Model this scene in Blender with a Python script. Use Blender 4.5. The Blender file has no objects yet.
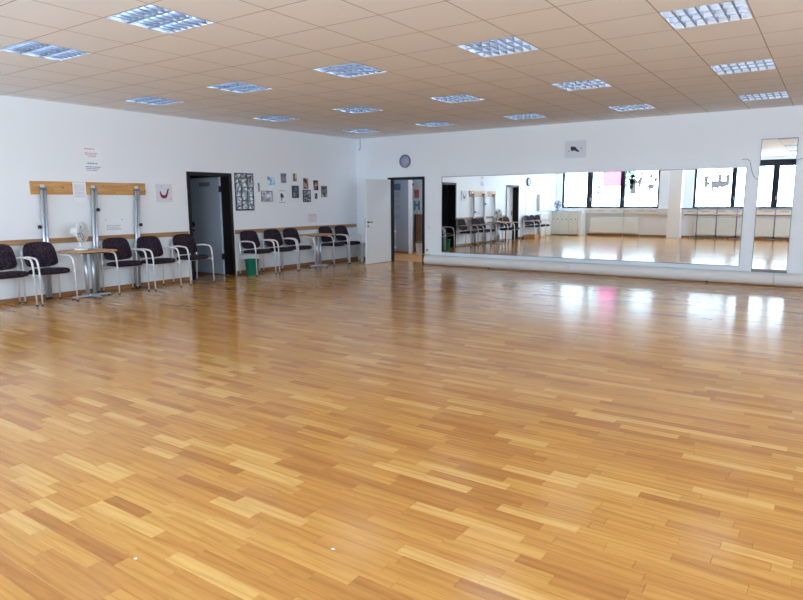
import bpy, math, random
from mathutils import Vector, Matrix
random.seed(7)

# ------------------------------------------------------------------ camera
CAM = Vector((9.724, -12.298, 1.425)); FPX = 626.38
YAW, PITCH, ROLL = 0.6001, -0.1563, -0.0057
_f = Vector((-math.sin(YAW)*math.cos(PITCH), math.cos(YAW)*math.cos(PITCH), math.sin(PITCH)))
_r = Vector((math.cos(YAW), math.sin(YAW), 0)); _u = _r.cross(_f)
RR = math.cos(ROLL)*_r + math.sin(ROLL)*_u
UU = -math.sin(ROLL)*_r + math.cos(ROLL)*_u
FF = _f
scene = bpy.context.scene
col = scene.collection
cd = bpy.data.cameras.new('camera'); cam = bpy.data.objects.new('camera', cd); col.objects.link(cam)
cd.sensor_fit = 'HORIZONTAL'; cd.sensor_width = 36.0; cd.lens = FPX*36.0/803.0
cd.clip_start = 0.05; cd.clip_end = 200
cam.matrix_world = Matrix(((RR.x, UU.x, -FF.x, CAM.x), (RR.y, UU.y, -FF.y, CAM.y), (RR.z, UU.z, -FF.z, CAM.z), (0, 0, 0, 1)))
scene.camera = cam

# ------------------------------------------------------------------ world and exposure
SKY = 12.5
TUBE = 17.0
EXPOSURE = 0.75
W = bpy.data.worlds.new('overcast_sky'); scene.world = W; W.use_nodes = True
W.node_tree.nodes['Background'].inputs[0].default_value = (0.67, 0.86, 1.08, 1)
W.node_tree.nodes['Background'].inputs[1].default_value = SKY
def portal(loc, rot, sx, sy):                 # guides daylight sampling through a window opening; gives off no light itself
    l = bpy.data.lights.new('window_portal', 'AREA'); l.shape = 'RECTANGLE'; l.size = sx; l.size_y = sy; l.cycles.is_portal = True
    o = bpy.data.objects.new('window_portal', l); col.objects.link(o); o.location = loc; o.rotation_euler = rot
portal((2.185, -13.72, 1.95), (math.radians(90), 0, 0), 3.87, 1.70)
portal((7.275, -13.72, 1.95), (math.radians(90), 0, 0), 3.89, 1.70)
portal((14.42, -9.0, 1.95), (math.radians(90), 0, math.radians(90)), 7.2, 1.70)
scene.view_settings.view_transform = 'Standard'
scene.view_settings.look = 'None'
scene.view_settings.gamma = 1.0
scene.view_settings.use_curve_mapping = False
scene.view_settings.exposure = EXPOSURE
scene.cycles.use_denoising = True
scene.cycles.max_bounces = 14
scene.cycles.diffuse_bounces = 8
scene.cycles.glossy_bounces = 8
scene.cycles.transparent_max_bounces = 16
scene.cycles.sample_clamp_indirect = 4.0
scene.cycles.caustics_reflective = False
scene.cycles.caustics_refractive = False
scene.cycles.blur_glossy = 1.0

H = 2.92            # ceiling height
T = 0.625           # ceiling tile module
RX = 14.2           # right wall
BY = -13.5          # back wall (window wall)

# ------------------------------------------------------------------ helpers
def lin(r, g, b):
    f = lambda c: c/12.92 if c <= 0.04045 else ((c+0.055)/1.055)**2.4
    return (f(r/255), f(g/255), f(b/255), 1)

def mat(name, color, rough=0.5, metal=0.0, spec=0.5, emit=None, es=0.0, bump=None, coat=0.0, vary=None):
    m = bpy.data.materials.new(name); m.use_nodes = True
    nt = m.node_tree; b = nt.nodes['Principled BSDF']
    b.inputs['Base Color'].default_value = color
    b.inputs['Roughness'].default_value = rough
    b.inputs['Metallic'].default_value = metal
    b.inputs['Specular IOR Level'].default_value = spec
    b.inputs['Coat Weight'].default_value = coat
    if emit:
        b.inputs['Emission Color'].default_value = emit
        b.inputs['Emission Strength'].default_value = es
    if bump or vary:
        tc = nt.nodes.new('ShaderNodeNewGeometry')
    if bump:
        n = nt.nodes.new('ShaderNodeTexNoise'); n.inputs['Scale'].default_value = bump[0]; n.inputs['Detail'].default_value = 4
        nt.links.new(tc.outputs['Position'], n.inputs['Vector'])
        bp = nt.nodes.new('ShaderNodeBump'); bp.inputs['Strength'].default_value = bump[1]; bp.inputs['Distance'].default_value = 0.01
        nt.links.new(n.outputs['Fac'], bp.inputs['Height']); nt.links.new(bp.outputs['Normal'], b.inputs['Normal'])
    if vary:
        n = nt.nodes.new('ShaderNodeTexNoise'); n.inputs['Scale'].default_value = vary[0]; n.inputs['Detail'].default_value = 3
        nt.links.new(tc.outputs['Position'], n.inputs['Vector'])
        mx = nt.nodes.new('ShaderNodeMix'); mx.data_type = 'RGBA'
        mx.inputs[6].default_value = color; mx.inputs[7].default_value = vary[1]
        nt.links.new(n.outputs['Fac'], mx.inputs[0]); nt.links.new(mx.outputs[2], b.inputs['Base Color'])
    return m

def ramp(nt, stops):
    r = nt.nodes.new('ShaderNodeValToRGB'); e = r.color_ramp.elements
    while len(e) < len(stops): e.new(0.5)
    for k, (p, c) in enumerate(stops): e[k].position = p; e[k].color = c
    return r

def wood_mat(name, dark, light, axis, scale=1.0, rough=0.45):
    m = bpy.data.materials.new(name); m.use_nodes = True; nt = m.node_tree; b = nt.nodes['Principled BSDF']
    g = nt.nodes.new('ShaderNodeNewGeometry'); mp = nt.nodes.new('ShaderNodeMapping')
    s = [14*scale]*3; s[axis] = 1.2*scale; mp.inputs['Scale'].default_value = s
    nt.links.new(g.outputs['Position'], mp.inputs['Vector'])
    n = nt.nodes.new('ShaderNodeTexNoise'); n.inputs['Scale'].default_value = 2.0; n.inputs['Detail'].default_value = 5; n.inputs['Distortion'].default_value = 0.6
    nt.links.new(mp.outputs['Vector'], n.inputs['Vector'])
    r = ramp(nt, [(0.3, dark), (0.65, light)])
    nt.links.new(n.outputs['Fac'], r.inputs['Fac']); nt.links.new(r.outputs['Color'], b.inputs['Base Color'])
    b.inputs['Roughness'].default_value = rough
    return m

def photo_mat(name, stops, scale, rough=0.25):
    m = bpy.data.materials.new(name); m.use_nodes = True; nt = m.node_tree; b = nt.nodes['Principled BSDF']
    tc = nt.nodes.new('ShaderNodeTexCoord'); oi = nt.nodes.new('ShaderNodeObjectInfo')
    ad = nt.nodes.new('ShaderNodeVectorMath'); ad.operation = 'ADD'
    ml = nt.nodes.new('ShaderNodeMath'); ml.operation = 'MULTIPLY'; ml.inputs[1].default_value = 50
    nt.links.new(oi.outputs['Random'], ml.inputs[0]); nt.links.new(tc.outputs['Object'], ad.inputs[0]); nt.links.new(ml.outputs[0], ad.inputs[1])
    n = nt.nodes.new('ShaderNodeTexNoise'); n.inputs['Scale'].default_value = scale; n.inputs['Detail'].default_value = 2.5
    nt.links.new(ad.outputs[0], n.inputs['Vector'])
    r = ramp(nt, stops); nt.links.new(n.outputs['Fac'], r.inputs['Fac']); nt.links.new(r.outputs['Color'], b.inputs['Base Color'])
    b.inputs['Roughness'].default_value = rough
    return m

class MB:
    def __init__(s): s.v = []; s.f = []; s.sm = []
    def box(s, a, b):
        x0, y0, z0 = a; x1, y1, z1 = b; k = len(s.v)
        s.v += [(x0,y0,z0),(x1,y0,z0),(x1,y1,z0),(x0,y1,z0),(x0,y0,z1),(x1,y0,z1),(x1,y1,z1),(x0,y1,z1)]
        for q in ((0,3,2,1),(4,5,6,7),(0,1,5,4),(1,2,6,5),(2,3,7,6),(3,0,4,7)):
            s.f.append(tuple(k+i for i in q)); s.sm.append(False)
        return s
    def bbox(s, a, b, c):                    # box with all four upright edges and the rims chamfered
        x0, y0, z0 = a; x1, y1, z1 = b
        def ring(i, z): return [(x0+i+c,y0+i,z),(x1-i-c,y0+i,z),(x1-i,y0+i+c,z),(x1-i,y1-i-c,z),(x1-i-c,y1-i,z),(x0+i+c,y1-i,z),(x0+i,y1-i-c,z),(x0+i,y0+i+c,z)]
        s.loft([ring(c, z0), ring(0, z0+c), ring(0, z1-c), ring(c, z1)], True, True, False)
        return s
    def loft(s, rings, cap0, cap1, smooth=True):
        k = len(s.v); n = len(rings[0])
        for r in rings: s.v += [tuple(p) for p in r]
        for j in range(len(rings)-1):
            for i in range(n):
                i2 = (i+1) % n
                s.f.append((k+j*n+i, k+j*n+i2, k+(j+1)*n+i2, k+(j+1)*n+i)); s.sm.append(smooth)
        if cap0: s.f.append(tuple(k+i for i in reversed(range(n)))); s.sm.append(False)
        if cap1: s.f.append(tuple(k+(len(rings)-1)*n+i for i in range(n))); s.sm.append(False)
        return s
    def tube(s, pts, r, n=10, r2=None):
        pts = [Vector(p) for p in pts]; t = (pts[1]-pts[0]).normalized()
        a = Vector((0,0,1)) if abs(t.z) < 0.9 else Vector((1,0,0))
        nrm = (a - t*a.dot(t)).normalized(); rings = []
        for i, p in enumerate(pts):
            d = (pts[min(i+1, len(pts)-1)] - pts[max(i-1, 0)]).normalized()
            nrm = (nrm - d*nrm.dot(d)).normalized(); bn = d.cross(nrm)
            rr = r if r2 is None else r + (r2-r)*i/(len(pts)-1)
            rings.append([p + (nrm*math.cos(2*math.pi*k/n) + bn*math.sin(2*math.pi*k/n))*rr for k in range(n)])
        return s.loft(rings, True, True)
    def lathe(s, prof, c=(0,0,0), axis='z', n=24):
        rings = []
        for (r, h) in prof:
            ring = []
            for k in range(n):
                a = 2*math.pi*k/n; p = (r*math.cos(a), r*math.sin(a), h)
                if axis == 'x': p = (h, r*math.cos(a), r*math.sin(a))
                if axis == 'y': p = (r*math.sin(a), h, r*math.cos(a))
                ring.append((p[0]+c[0], p[1]+c[1], p[2]+c[2]))
            rings.append(ring)
        return s.loft(rings, True, True)
    def prism(s, pts, d):                    # planar outline pts (3-D) swept by vector d
        d = Vector(d); a = [Vector(p) for p in pts]
        return s.loft([a, [p+d for p in a]], True, True, False)
    def pad(s, fn, rings=8, seg=36):         # fn(radius 0..1, angle, side) -> point ; closed cushion
        k = len(s.v)
        s.v.append(tuple(fn(0, 0, 1))); 
        R = [math.sin(math.pi/2*(j+1)/rings) for j in range(rings)]
        for r in R:
            for i in range(seg): s.v.append(tuple(fn(r, 2*math.pi*i/seg, 1)))
        kb = len(s.v); s.v.append(tuple(fn(0, 0, -1)))
        for r in R[:-1]:
            for i in range(seg): s.v.append(tuple(fn(r, 2*math.pi*i/seg, -1)))
        def F(j, i): return k+1+j*seg+i % seg
        def B(j, i): return (kb+1+j*seg+i % seg) if j < rings-1 else F(j, i)
        for i in range(seg):
            s.f.append((k, F(0,i), F(0,i+1))); s.sm.append(True)
            s.f.append((kb, B(0,i+1), B(0,i))); s.sm.append(True)
            for j in range(rings-1):
                s.f.append((F(j,i), F(j+1,i), F(j+1,i+1), F(j,i+1))); s.sm.append(True)
                s.f.append((B(j,i), B(j,i+1), B(j+1,i+1), B(j+1,i))); s.sm.append(True)
        return s
    def mesh(s, name, m):
        me = bpy.data.meshes.new(name); me.from_pydata([tuple(p) for p in s.v], [], s.f)
        me.polygons.foreach_set('use_smooth', s.sm); me.materials.append(m); me.update()
        return me
    def build(s, name, m, parent=None, loc=(0,0,0), rot=(0,0,0)):
        o = bpy.data.objects.new(name, s.mesh(name, m)); col.objects.link(o)
        o.location = loc; o.rotation_euler = rot
        if parent: o.parent = parent
        return o

def fillet(pts, rad, n=6):
    pts = [Vector(p) for p in pts]; out = [pts[0]]
    for i in range(1, len(pts)-1):
        a = (pts[i-1]-pts[i]); b = (pts[i+1]-pts[i]); ra = min(rad, a.length*0.49, b.length*0.49)
        p0 = pts[i]+a.normalized()*ra; p2 = pts[i]+b.normalized()*ra
        for k in range(n+1):
            t = k/n; out.append(p0*(1-t)**2 + pts[i]*2*t*(1-t) + p2*t*t)
    out.append(pts[-1]); return out

def tag(o, label, cat, group=None):
    o['label'] = label; o['category'] = cat
    if group: o['group'] = group
    return o
def struct(o, label=None):
    o['kind'] = 'structure'
    if label: o['label'] = label
    return o
def empty(name, loc=(0,0,0), rz=0.0):
    o = bpy.data.objects.new(name, None); col.objects.link(o); o.location = loc; o.rotation_euler = (0,0,rz); o.empty_display_size = 0.1
    return o
def copy_tree(o, parent=None):
    c = o.copy(); col.objects.link(c); c.parent = parent
    for ch in list(o.children): copy_tree(ch, c)
    return c
def project(p):
    d = Vector(p)-CAM; z = d.dot(FF)
    if z < 0.1: return None
    return (401.5+FPX*d.dot(RR)/z, 300-FPX*d.dot(UU)/z)
def clip_area(quad):                         # image area of a quad inside the frame
    P = [project(p) for p in quad]
    if any(p is None for p in P): return 0.0
    def cut(poly, inside, inter):
        out = []
        for i in range(len(poly)):
            a, b = poly[i-1], poly[i]
            if inside(b):
                if not inside(a): out.append(inter(a, b))
                out.append(b)
            elif inside(a): out.append(inter(a, b))
        return out
    def ix(v): return lambda a, b: (v, a[1]+(b[1]-a[1])*(v-a[0])/(b[0]-a[0]))
    def iy(v): return lambda a, b: (a[0]+(b[0]-a[0])*(v-a[1])/(b[1]-a[1]), v)
    for ins, it in ((lambda p: p[0] >= 0, ix(0)), (lambda p: p[0] <= 803, ix(803)), (lambda p: p[1] >= 0, iy(0)), (lambda p: p[1] <= 600, iy(600))):
        P = cut(P, ins, it)
        if len(P) < 3: return 0.0
    return abs(sum(P[i-1][0]*P[i][1]-P[i][0]*P[i-1][1] for i in range(len(P))))/2

# ------------------------------------------------------------------ materials
M = {}
M['wall'] = mat('white_wall_paint', lin(242,244,247), 0.48, bump=(60, 0.06), vary=(0.8, lin(239,242,246)))
M['column'] = mat('white_column_paint', lin(232,232,232), 0.7, bump=(60, 0.05))
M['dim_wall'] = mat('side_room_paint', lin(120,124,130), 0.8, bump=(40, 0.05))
M['shade_grey'] = mat('corridor_shade_grey', lin(150,158,172), 0.7, bump=(40, 0.04))  # shade on the corridor wall is put into this grey
M['tile'] = mat('mineral_fibre_tile', lin(241,242,244), 0.85, bump=(220, 0.10), vary=(1.5, lin(237,238,240)))
M['grid'] = mat('ceiling_grid_metal', lin(186,172,164), 0.8, vary=(2, lin(178,164,156)))
M['void'] = mat('ceiling_void', lin(90,85,80), 0.9, bump=(20, 0.1))
M['pine'] = wood_mat('pine_board', lin(186,132,76), lin(214,164,106), 1)
M['rail'] = wood_mat('rail_wood', lin(150,108,72), lin(184,140,98), 1)
M['base'] = wood_mat('baseboard_wood', lin(132,88,52), lin(166,116,72), 1)
M['base_x'] = wood_mat('baseboard_wood_cross', lin(132,88,52), lin(166,116,72), 0)
M['tabletop'] = wood_mat('beech_tabletop', lin(172,128,92), lin(200,156,116), 1)
M['brown'] = wood_mat('brown_cupboard_wood', lin(128,92,72), lin(150,110,88), 2)
M['boxwood'] = wood_mat('orange_box_wood', lin(190,130,70), lin(216,160,96), 1)
M['chrome'] = mat('brushed_steel_tube', (0.60,0.64,0.70,1), 0.34, 0.6, vary=(6, (0.54,0.58,0.64,1)))
M['silver'] = mat('silver_lacquer_tube', (0.74,0.76,0.80,1), 0.30, 0.25, vary=(9, (0.68,0.70,0.74,1)))
M['arm'] = mat('pale_armrest_lacquer', lin(240,233,233), 0.35, 0.05, vary=(9, lin(232,226,227)))
M['black'] = mat('black_plastic', lin(24,24,26), 0.45, bump=(90, 0.05))
M['frame'] = mat('dark_brown_door_frame', lin(34,26,25), 0.5, spec=0.2, vary=(8, lin(28,22,22)))
M['anthracite'] = mat('anthracite_window_frame', lin(34,36,44), 0.5, spec=0.2, vary=(5, lin(28,30,38)))
M['door'] = mat('white_door_lacquer', lin(240,244,248), 0.4, vary=(1.2, lin(236,241,246)))
M['door_dim'] = mat('pale_blue_grey_door_lacquer', lin(186,196,212), 0.45, vary=(1.2, lin(178,189,206)))
M['white'] = mat('white_plastic', lin(232,232,230), 0.4, vary=(4, lin(226,226,226)))
M['cream'] = mat('radiator_lacquer', lin(226,228,222), 0.4, vary=(3, lin(220,222,216)))
M['roll'] = mat('white_vinyl_roll', lin(230,228,226), 0.55, vary=(2.5, lin(220,218,216)), bump=(14, 0.05))
M['barre'] = mat('grey_barre_metal', lin(118,124,138), 0.4, 0.3, vary=(9, lin(108,114,128)))
M['louvre'] = mat('grey_louvre_metal', lin(132,140,156), 0.35, 0.5, vary=(12, lin(120,128,146)))
M['reflector'] = mat('white_reflector', lin(226,230,236), 0.4, 0.3, vary=(12, lin(220,225,232)))
M['housing'] = mat('light_housing_lacquer', lin(176,180,190), 0.5, vary=(6, lin(168,172,182)))
M['green'] = mat('green_plastic', lin(20,128,104), 0.4, vary=(9, lin(16,116,94)))
M['grey'] = mat('grey_plastic', lin(128,132,142), 0.45, vary=(9, lin(118,122,132)))
M['paper'] = mat('paper', lin(245,246,249), 0.6, vary=(12, lin(241,243,247)))
M['canvas'] = mat('grey_white_canvas', lin(228,229,236), 0.55, vary=(8, lin(222,223,231)))
M['lilac'] = mat('lilac_clock_face', lin(176,178,206), 0.25, vary=(8, lin(166,168,198)))
M['clockrim'] = mat('grey_clock_rim', lin(120,124,142), 0.35, 0.2, vary=(8, lin(110,114,132)))
M['ink_red'] = mat('red_ink', lin(196,110,128), 0.7, vary=(40, lin(206,128,142)))
M['ink_blue'] = mat('blue_ink', lin(96,116,162), 0.7, vary=(40, lin(112,130,172)))
M['ink_grey'] = mat('grey_ink', lin(160,158,176), 0.7, vary=(40, lin(172,170,186)))
M['ink_black'] = mat('black_ink', lin(44,44,54), 0.6, vary=(40, lin(58,58,70)))
M['pink'] = mat('pink_print', lin(232,176,206), 0.6, vary=(20, lin(236,190,214)))
M['wine'] = mat('wine_red_print', lin(132,34,74), 0.5, vary=(20, lin(112,30,66)))
M['red'] = mat('red_poster_print', lin(206,70,78), 0.6, vary=(30, lin(226,130,130)))
M['steelblue'] = mat('steel_blue_print', lin(96,140,160), 0.6, vary=(30, lin(120,160,178)))
M['navy'] = mat('navy_print', lin(40,58,96), 0.5, vary=(26, lin(92,116,150)))
M['yellow'] = mat('yellow_tape', lin(214,180,96), 0.6, vary=(30, lin(226,200,130)))
M['alu'] = mat('louvre_aluminium', (0.86,0.88,0.92,1), 0.22, 0.95, vary=(12, (0.80,0.82,0.87,1)))
M['tube'] = mat('fluorescent_tube', lin(240,244,250), 0.3, emit=(0.72,0.94,1.16,1), es=TUBE, vary=(3, lin(236,240,248)))
M['awning'] = mat('pink_awning_cloth', lin(208,76,134), 0.8, vary=(3, lin(202,71,128)))
M['leaf'] = mat('ivy_leaf', lin(60,130,86), 0.6, vary=(7, lin(90,160,110)))

def mirror_mat():
    m = bpy.data.materials.new('silvered_mirror'); m.use_nodes = True; nt = m.node_tree; b = nt.nodes['Principled BSDF']
    b.inputs['Metallic'].default_value = 1; b.inputs['Roughness'].default_value = 0.0; b.inputs['Base Color'].default_value = (0.95,0.97,0.97,1)
    g = nt.nodes.new('ShaderNodeNewGeometry'); n = nt.nodes.new('ShaderNodeTexNoise'); n.inputs['Scale'].default_value = 0.9; n.inputs['Detail'].default_value = 0
    nt.links.new(g.outputs['Position'], n.inputs['Vector'])
    bp = nt.nodes.new('ShaderNodeBump'); bp.inputs['Strength'].default_value = 0.05; bp.inputs['Distance'].default_value = 0.003
    nt.links.new(n.outputs['Fac'], bp.inputs['Height']); nt.links.new(bp.outputs['Normal'], b.inputs['Normal'])
    return m
M['mirror'] = mirror_mat()

def glass_mat(name, tint, gloss=0.06):
    m = bpy.data.materials.new(name); m.use_nodes = True; nt = m.node_tree; nt.nodes.clear()
    out = nt.nodes.new('ShaderNodeOutputMaterial'); t = nt.nodes.new('ShaderNodeBsdfTransparent'); g = nt.nodes.new('ShaderNodeBsdfGlossy')
    g.inputs['Roughness'].default_value = 0.02; mx = nt.nodes.new('ShaderNodeMixShader'); t.inputs['Color'].default_value = tint
    mx.inputs[0].default_value = gloss
    nt.links.new(t.outputs[0], mx.inputs[1]); nt.links.new(g.outputs[0], mx.inputs[2]); nt.links.new(mx.outputs[0], out.inputs[0])
    return m
M['glass'] = glass_mat('window_glass', (0.96,0.98,0.97,1))
M['film'] = glass_mat('grey_window_film', (0.034,0.027,0.025,1), 0.005)

def fabric_mat():
    m = bpy.data.materials.new('patterned_purple_fabric'); m.use_nodes = True; nt = m.node_tree; b = nt.nodes['Principled BSDF']
    tc = nt.nodes.new('ShaderNodeTexCoord')
    v = nt.nodes.new('ShaderNodeTexNoise'); v.inputs['Scale'].default_value = 26; v.inputs['Detail'].default_value = 3; v.inputs['Distortion'].default_value = 1.5
    nt.links.new(tc.outputs['Object'], v.inputs['Vector'])
    r = ramp(nt, [(0.36, lin(22,18,28)), (0.48, lin(38,28,38)), (0.58, lin(72,52,58)), (0.68, lin(40,38,66))])
    nt.links.new(v.outputs['Fac'], r.inputs['Fac']); nt.links.new(r.outputs['Color'], b.inputs['Base Color'])
    b.inputs['Roughness'].default_value = 0.9; b.inputs['Specular IOR Level'].default_value = 0.2
    return m
M['fabric'] = fabric_mat()

def floor_mat():
    m = bpy.data.materials.new('oak_parquet'); m.use_nodes = True; nt = m.node_tree; b = nt.nodes['Principled BSDF']
    at = nt.nodes.new('ShaderNodeAttribute'); at.attribute_name = 'tone'
    g = nt.nodes.new('ShaderNodeNewGeometry')
    off = nt.nodes.new('ShaderNodeVectorMath'); off.operation = 'MULTIPLY_ADD'
    cmb = nt.nodes.new('ShaderNodeCombineXYZ')
    for i in range(3): nt.links.new(at.outputs['Fac'], cmb.inputs[i])
    off.inputs[1].default_value = (37, 91, 53); nt.links.new(cmb.outputs[0], off.inputs[0]); nt.links.new(g.outputs['Position'], off.inputs[2])
    mp = nt.nodes.new('ShaderNodeMapping'); mp.inputs['Scale'].default_value = (1.6, 22, 1); nt.links.new(off.outputs[0], mp.inputs['Vector'])
    n = nt.nodes.new('ShaderNodeTexNoise'); n.inputs['Scale'].default_value = 2.2; n.inputs['Detail'].default_value = 6; n.inputs['Distortion'].default_value = 0.8
    nt.links.new(mp.outputs[0], n.inputs['Vector'])
    r = ramp(nt, [(0.0, lin(176,118,60)), (0.15, lin(186,128,66)), (0.5, lin(194,138,70)), (0.85, lin(202,148,78)), (1.0, lin(213,165,96))])
    nt.links.new(at.outputs['Fac'], r.inputs['Fac'])
    gr = ramp(nt, [(0.28, (0.84,0.79,0.74,1)), (0.5, (0.98,0.97,0.96,1)), (0.75, (1.04,1.04,1.03,1))])
    nt.links.new(n.outputs['Fac'], gr.inputs['Fac'])
    mx = nt.nodes.new('ShaderNodeMix'); mx.data_type = 'RGBA'; mx.blend_type = 'MULTIPLY'; mx.inputs[0].default_value = 1
    nt.links.new(r.outputs['Color'], mx.inputs[6]); nt.links.new(gr.outputs['Color'], mx.inputs[7])
    mp2 = nt.nodes.new('ShaderNodeMapping'); mp2.inputs['Scale'].default_value = (1.1, 9, 1); nt.links.new(off.outputs[0], mp2.inputs['Vector'])
    wv = nt.nodes.new('ShaderNodeTexWave'); wv.wave_type = 'BANDS'; wv.bands_direction = 'Y'; wv.inputs['Scale'].default_value = 0.7; wv.inputs['Distortion'].default_value = 13; wv.inputs['Detail'].default_value = 3; wv.inputs['Detail Scale'].default_value = 0.7
    nt.links.new(mp2.outputs[0], wv.inputs['Vector'])
    wr = ramp(nt, [(0.0, (0.80,0.74,0.66,1)), (0.25, (0.97,0.96,0.94,1)), (1.0, (1.03,1.03,1.02,1))]); nt.links.new(wv.outputs['Fac'], wr.inputs['Fac'])
    mx2 = nt.nodes.new('ShaderNodeMix'); mx2.data_type = 'RGBA'; mx2.blend_type = 'MULTIPLY'; mx2.inputs[0].default_value = 0.6
    nt.links.new(mx.outputs[2], mx2.inputs[6]); nt.links.new(wr.outputs['Color'], mx2.inputs[7])
    nt.links.new(mx2.outputs[2], b.inputs['Base Color'])
    n2 = nt.nodes.new('ShaderNodeTexNoise'); n2.inputs['Scale'].default_value = 1.1; n2.inputs['Detail'].default_value = 5
    nt.links.new(g.outputs['Position'], n2.inputs['Vector'])
    mr = nt.nodes.new('ShaderNodeMapRange'); mr.inputs['To Min'].default_value = 0.13; mr.inputs['To Max'].default_value = 0.20
    nt.links.new(n2.outputs['Fac'], mr.inputs['Value']); nt.links.new(mr.outputs['Result'], b.inputs['Roughness'])
    b.inputs['Specular IOR Level'].default_value = 0.36
    return m
M['parquet'] = floor_mat()
M['subfloor'] = mat('parquet_joint', lin(96,62,36), 0.8, vary=(5, lin(84,54,32)))

# ------------------------------------------------------------------ floor
floor = struct(MB().box((-0.3, BY-0.3, -0.20), (RX+0.3, 0.3, -0.012)).build('floor', M['subfloor']), 'honey coloured oak strip parquet floor with glossy varnish')
planks = []
SW = 0.07; yrow = BY; gap = 0.0004
while yrow < 0.25:
    x = -random.uniform(0, 0.5) - 0.05
    while x < RX:
        L = random.choice([0.28, 0.36, 0.42, 0.48, 0.55])*random.uniform(0.9, 1.1)
        t = random.random()
        tone = t*t*(3-2*t) if random.random() < 0.7 else random.uniform(0.3, 0.75)
        planks.append((x, yrow, x+L, min(yrow+SW, 0.25), tone)); x += L
    yrow += SW
def plank_verts(x0, y0, x1, y1, b=0.0007):
    x0 += gap; y0 += gap; x1 -= gap; y1 -= gap
    return [(x0,y0,-0.012),(x1,y0,-0.012),(x1,y1,-0.012),(x0,y1,-0.012),
            (x0,y0,-b),(x1,y0,-b),(x1,y1,-b),(x0,y1,-b),
            (x0+b,y0+b,0),(x1-b,y0+b,0),(x1-b,y1-b,0),(x0+b,y1-b,0)]
PF = [(0,1,5,4),(1,2,6,5),(2,3,7,6),(3,0,4,7),(4,5,9,8),(5,6,10,9),(6,7,11,10),(7,4,8,11),(8,9,10,11)]
def tone_mesh(name, vs, fs, tones, m):
    me = bpy.data.meshes.new(name); me.from_pydata(vs, [], fs); me.materials.append(m)
    a = me.attributes.new('tone', 'FLOAT', 'FACE'); a.data.foreach_set('value', tones); me.update(); return me
rank = sorted(range(len(planks)), key=lambda i: -clip_area([(planks[i][0],planks[i][1],0),(planks[i][2],planks[i][1],0),(planks[i][2],planks[i][3],0),(planks[i][0],planks[i][3],0)]))
big = set(rank[:300])
vs, fs, ts = [], [], []
for i, (x0, y0, x1, y1, tone) in enumerate(planks):
    if i in big:
        cx, cy = (x0+x1)/2, (y0+y1)/2
        me = tone_mesh('plank', plank_verts(x0-cx, y0-cy, x1-cx, y1-cy), PF, [tone]*9, M['parquet'])
        o = bpy.data.objects.new('plank', me); col.objects.link(o); o.location = (cx, cy, 0); o.parent = floor
    else:
        k = len(vs); vs += [(x0,y0,0),(x1,y0,0),(x1,y1,0),(x0,y1,0),(x0,y0,-0.012),(x1,y0,-0.012),(x1,y1,-0.012),(x0,y1,-0.012)]
        fs += [tuple(k+q for q in f) for f in ((0,1,2,3),(4,5,1,0),(5,6,2,1),(6,7,3,2),(7,4,0,3))]; ts += [tone]*5
o = bpy.data.objects.new('plank_field', tone_mesh('plank_field', vs, fs, ts, M['parquet'])); col.objects.link(o); o.parent = floor; o['kind'] = 'stuff'

# ------------------------------------------------------------------ ceiling
ceiling = struct(MB().box((-0.3, BY-0.3, H+0.12), (RX+0.3, 0.3, H+0.22)).build('ceiling', M['void']), 'suspended ceiling of square beige mineral tiles')
GX0, GY0 = 15.473*T, -18.719*T               # world position of grid index (0,0)
FIX = [(i, j) for i in (-14, -11, -8, -5, -2, 1) for j in (0, 4, 8, 12, 16)]
cells = []
for i in range(-16, 9):
    for j in range(-4, 19):
        if (i, j) in FIX: continue
        x0 = max(0, GX0+i*T); x1 = min(RX, GX0+(i+1)*T); y0 = max(BY, GY0+j*T); y1 = min(0, GY0+(j+1)*T)
        if x1-x0 > 0.02 and y1-y0 > 0.02: cells.append((x0, y0, x1, y1))
def tile_mb(mb, x0, y0, x1, y1):
    g = 0.0045
    mb.box((x0+g, y0+g, H), (x1-g, y1-g, H+0.018))
rank = sorted(cells, key=lambda c: -clip_area([(c[0],c[1],H),(c[2],c[1],H),(c[2],c[3],H),(c[0],c[3],H)]))
field = MB()
shared = {}
for n, c in enumerate(rank):
    if n < 300 and clip_area([(c[0],c[1],H),(c[2],c[1],H),(c[2],c[3],H),(c[0],c[3],H)]) > 0:
        cx, cy = (c[0]+c[2])/2, (c[1]+c[3])/2; key = (round(c[2]-c[0],3), round(c[3]-c[1],3))
        if key not in shared:
            mb = MB(); tile_mb(mb, c[0]-cx, c[1]-cy, c[2]-cx, c[3]-cy); shared[key] = mb.mesh('ceiling_tile', M['tile'])
        o = bpy.data.objects.new('ceiling_tile', shared[key]); col.objects.link(o); o.location = (cx, cy, 0); o.parent = ceiling
    else: tile_mb(field, *c)
o = field.build('ceiling_tile_field', M['tile'], ceiling); o['kind'] = 'stuff'
gb = MB()
for i in range(-15, 9):
    x = GX0+i*T
    if 0 < x < RX: gb.box((x-0.0055, BY, H-0.0003), (x+0.0055, 0, H+0.012))
for j in range(-3, 19):
    y = GY0+j*T
    if BY < y < 0: gb.box((0, y-0.0055, H-0.0002), (RX, y+0.0055, H+0.0125))
gb.build('ceiling_grid', M['grid'], ceiling)

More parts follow.
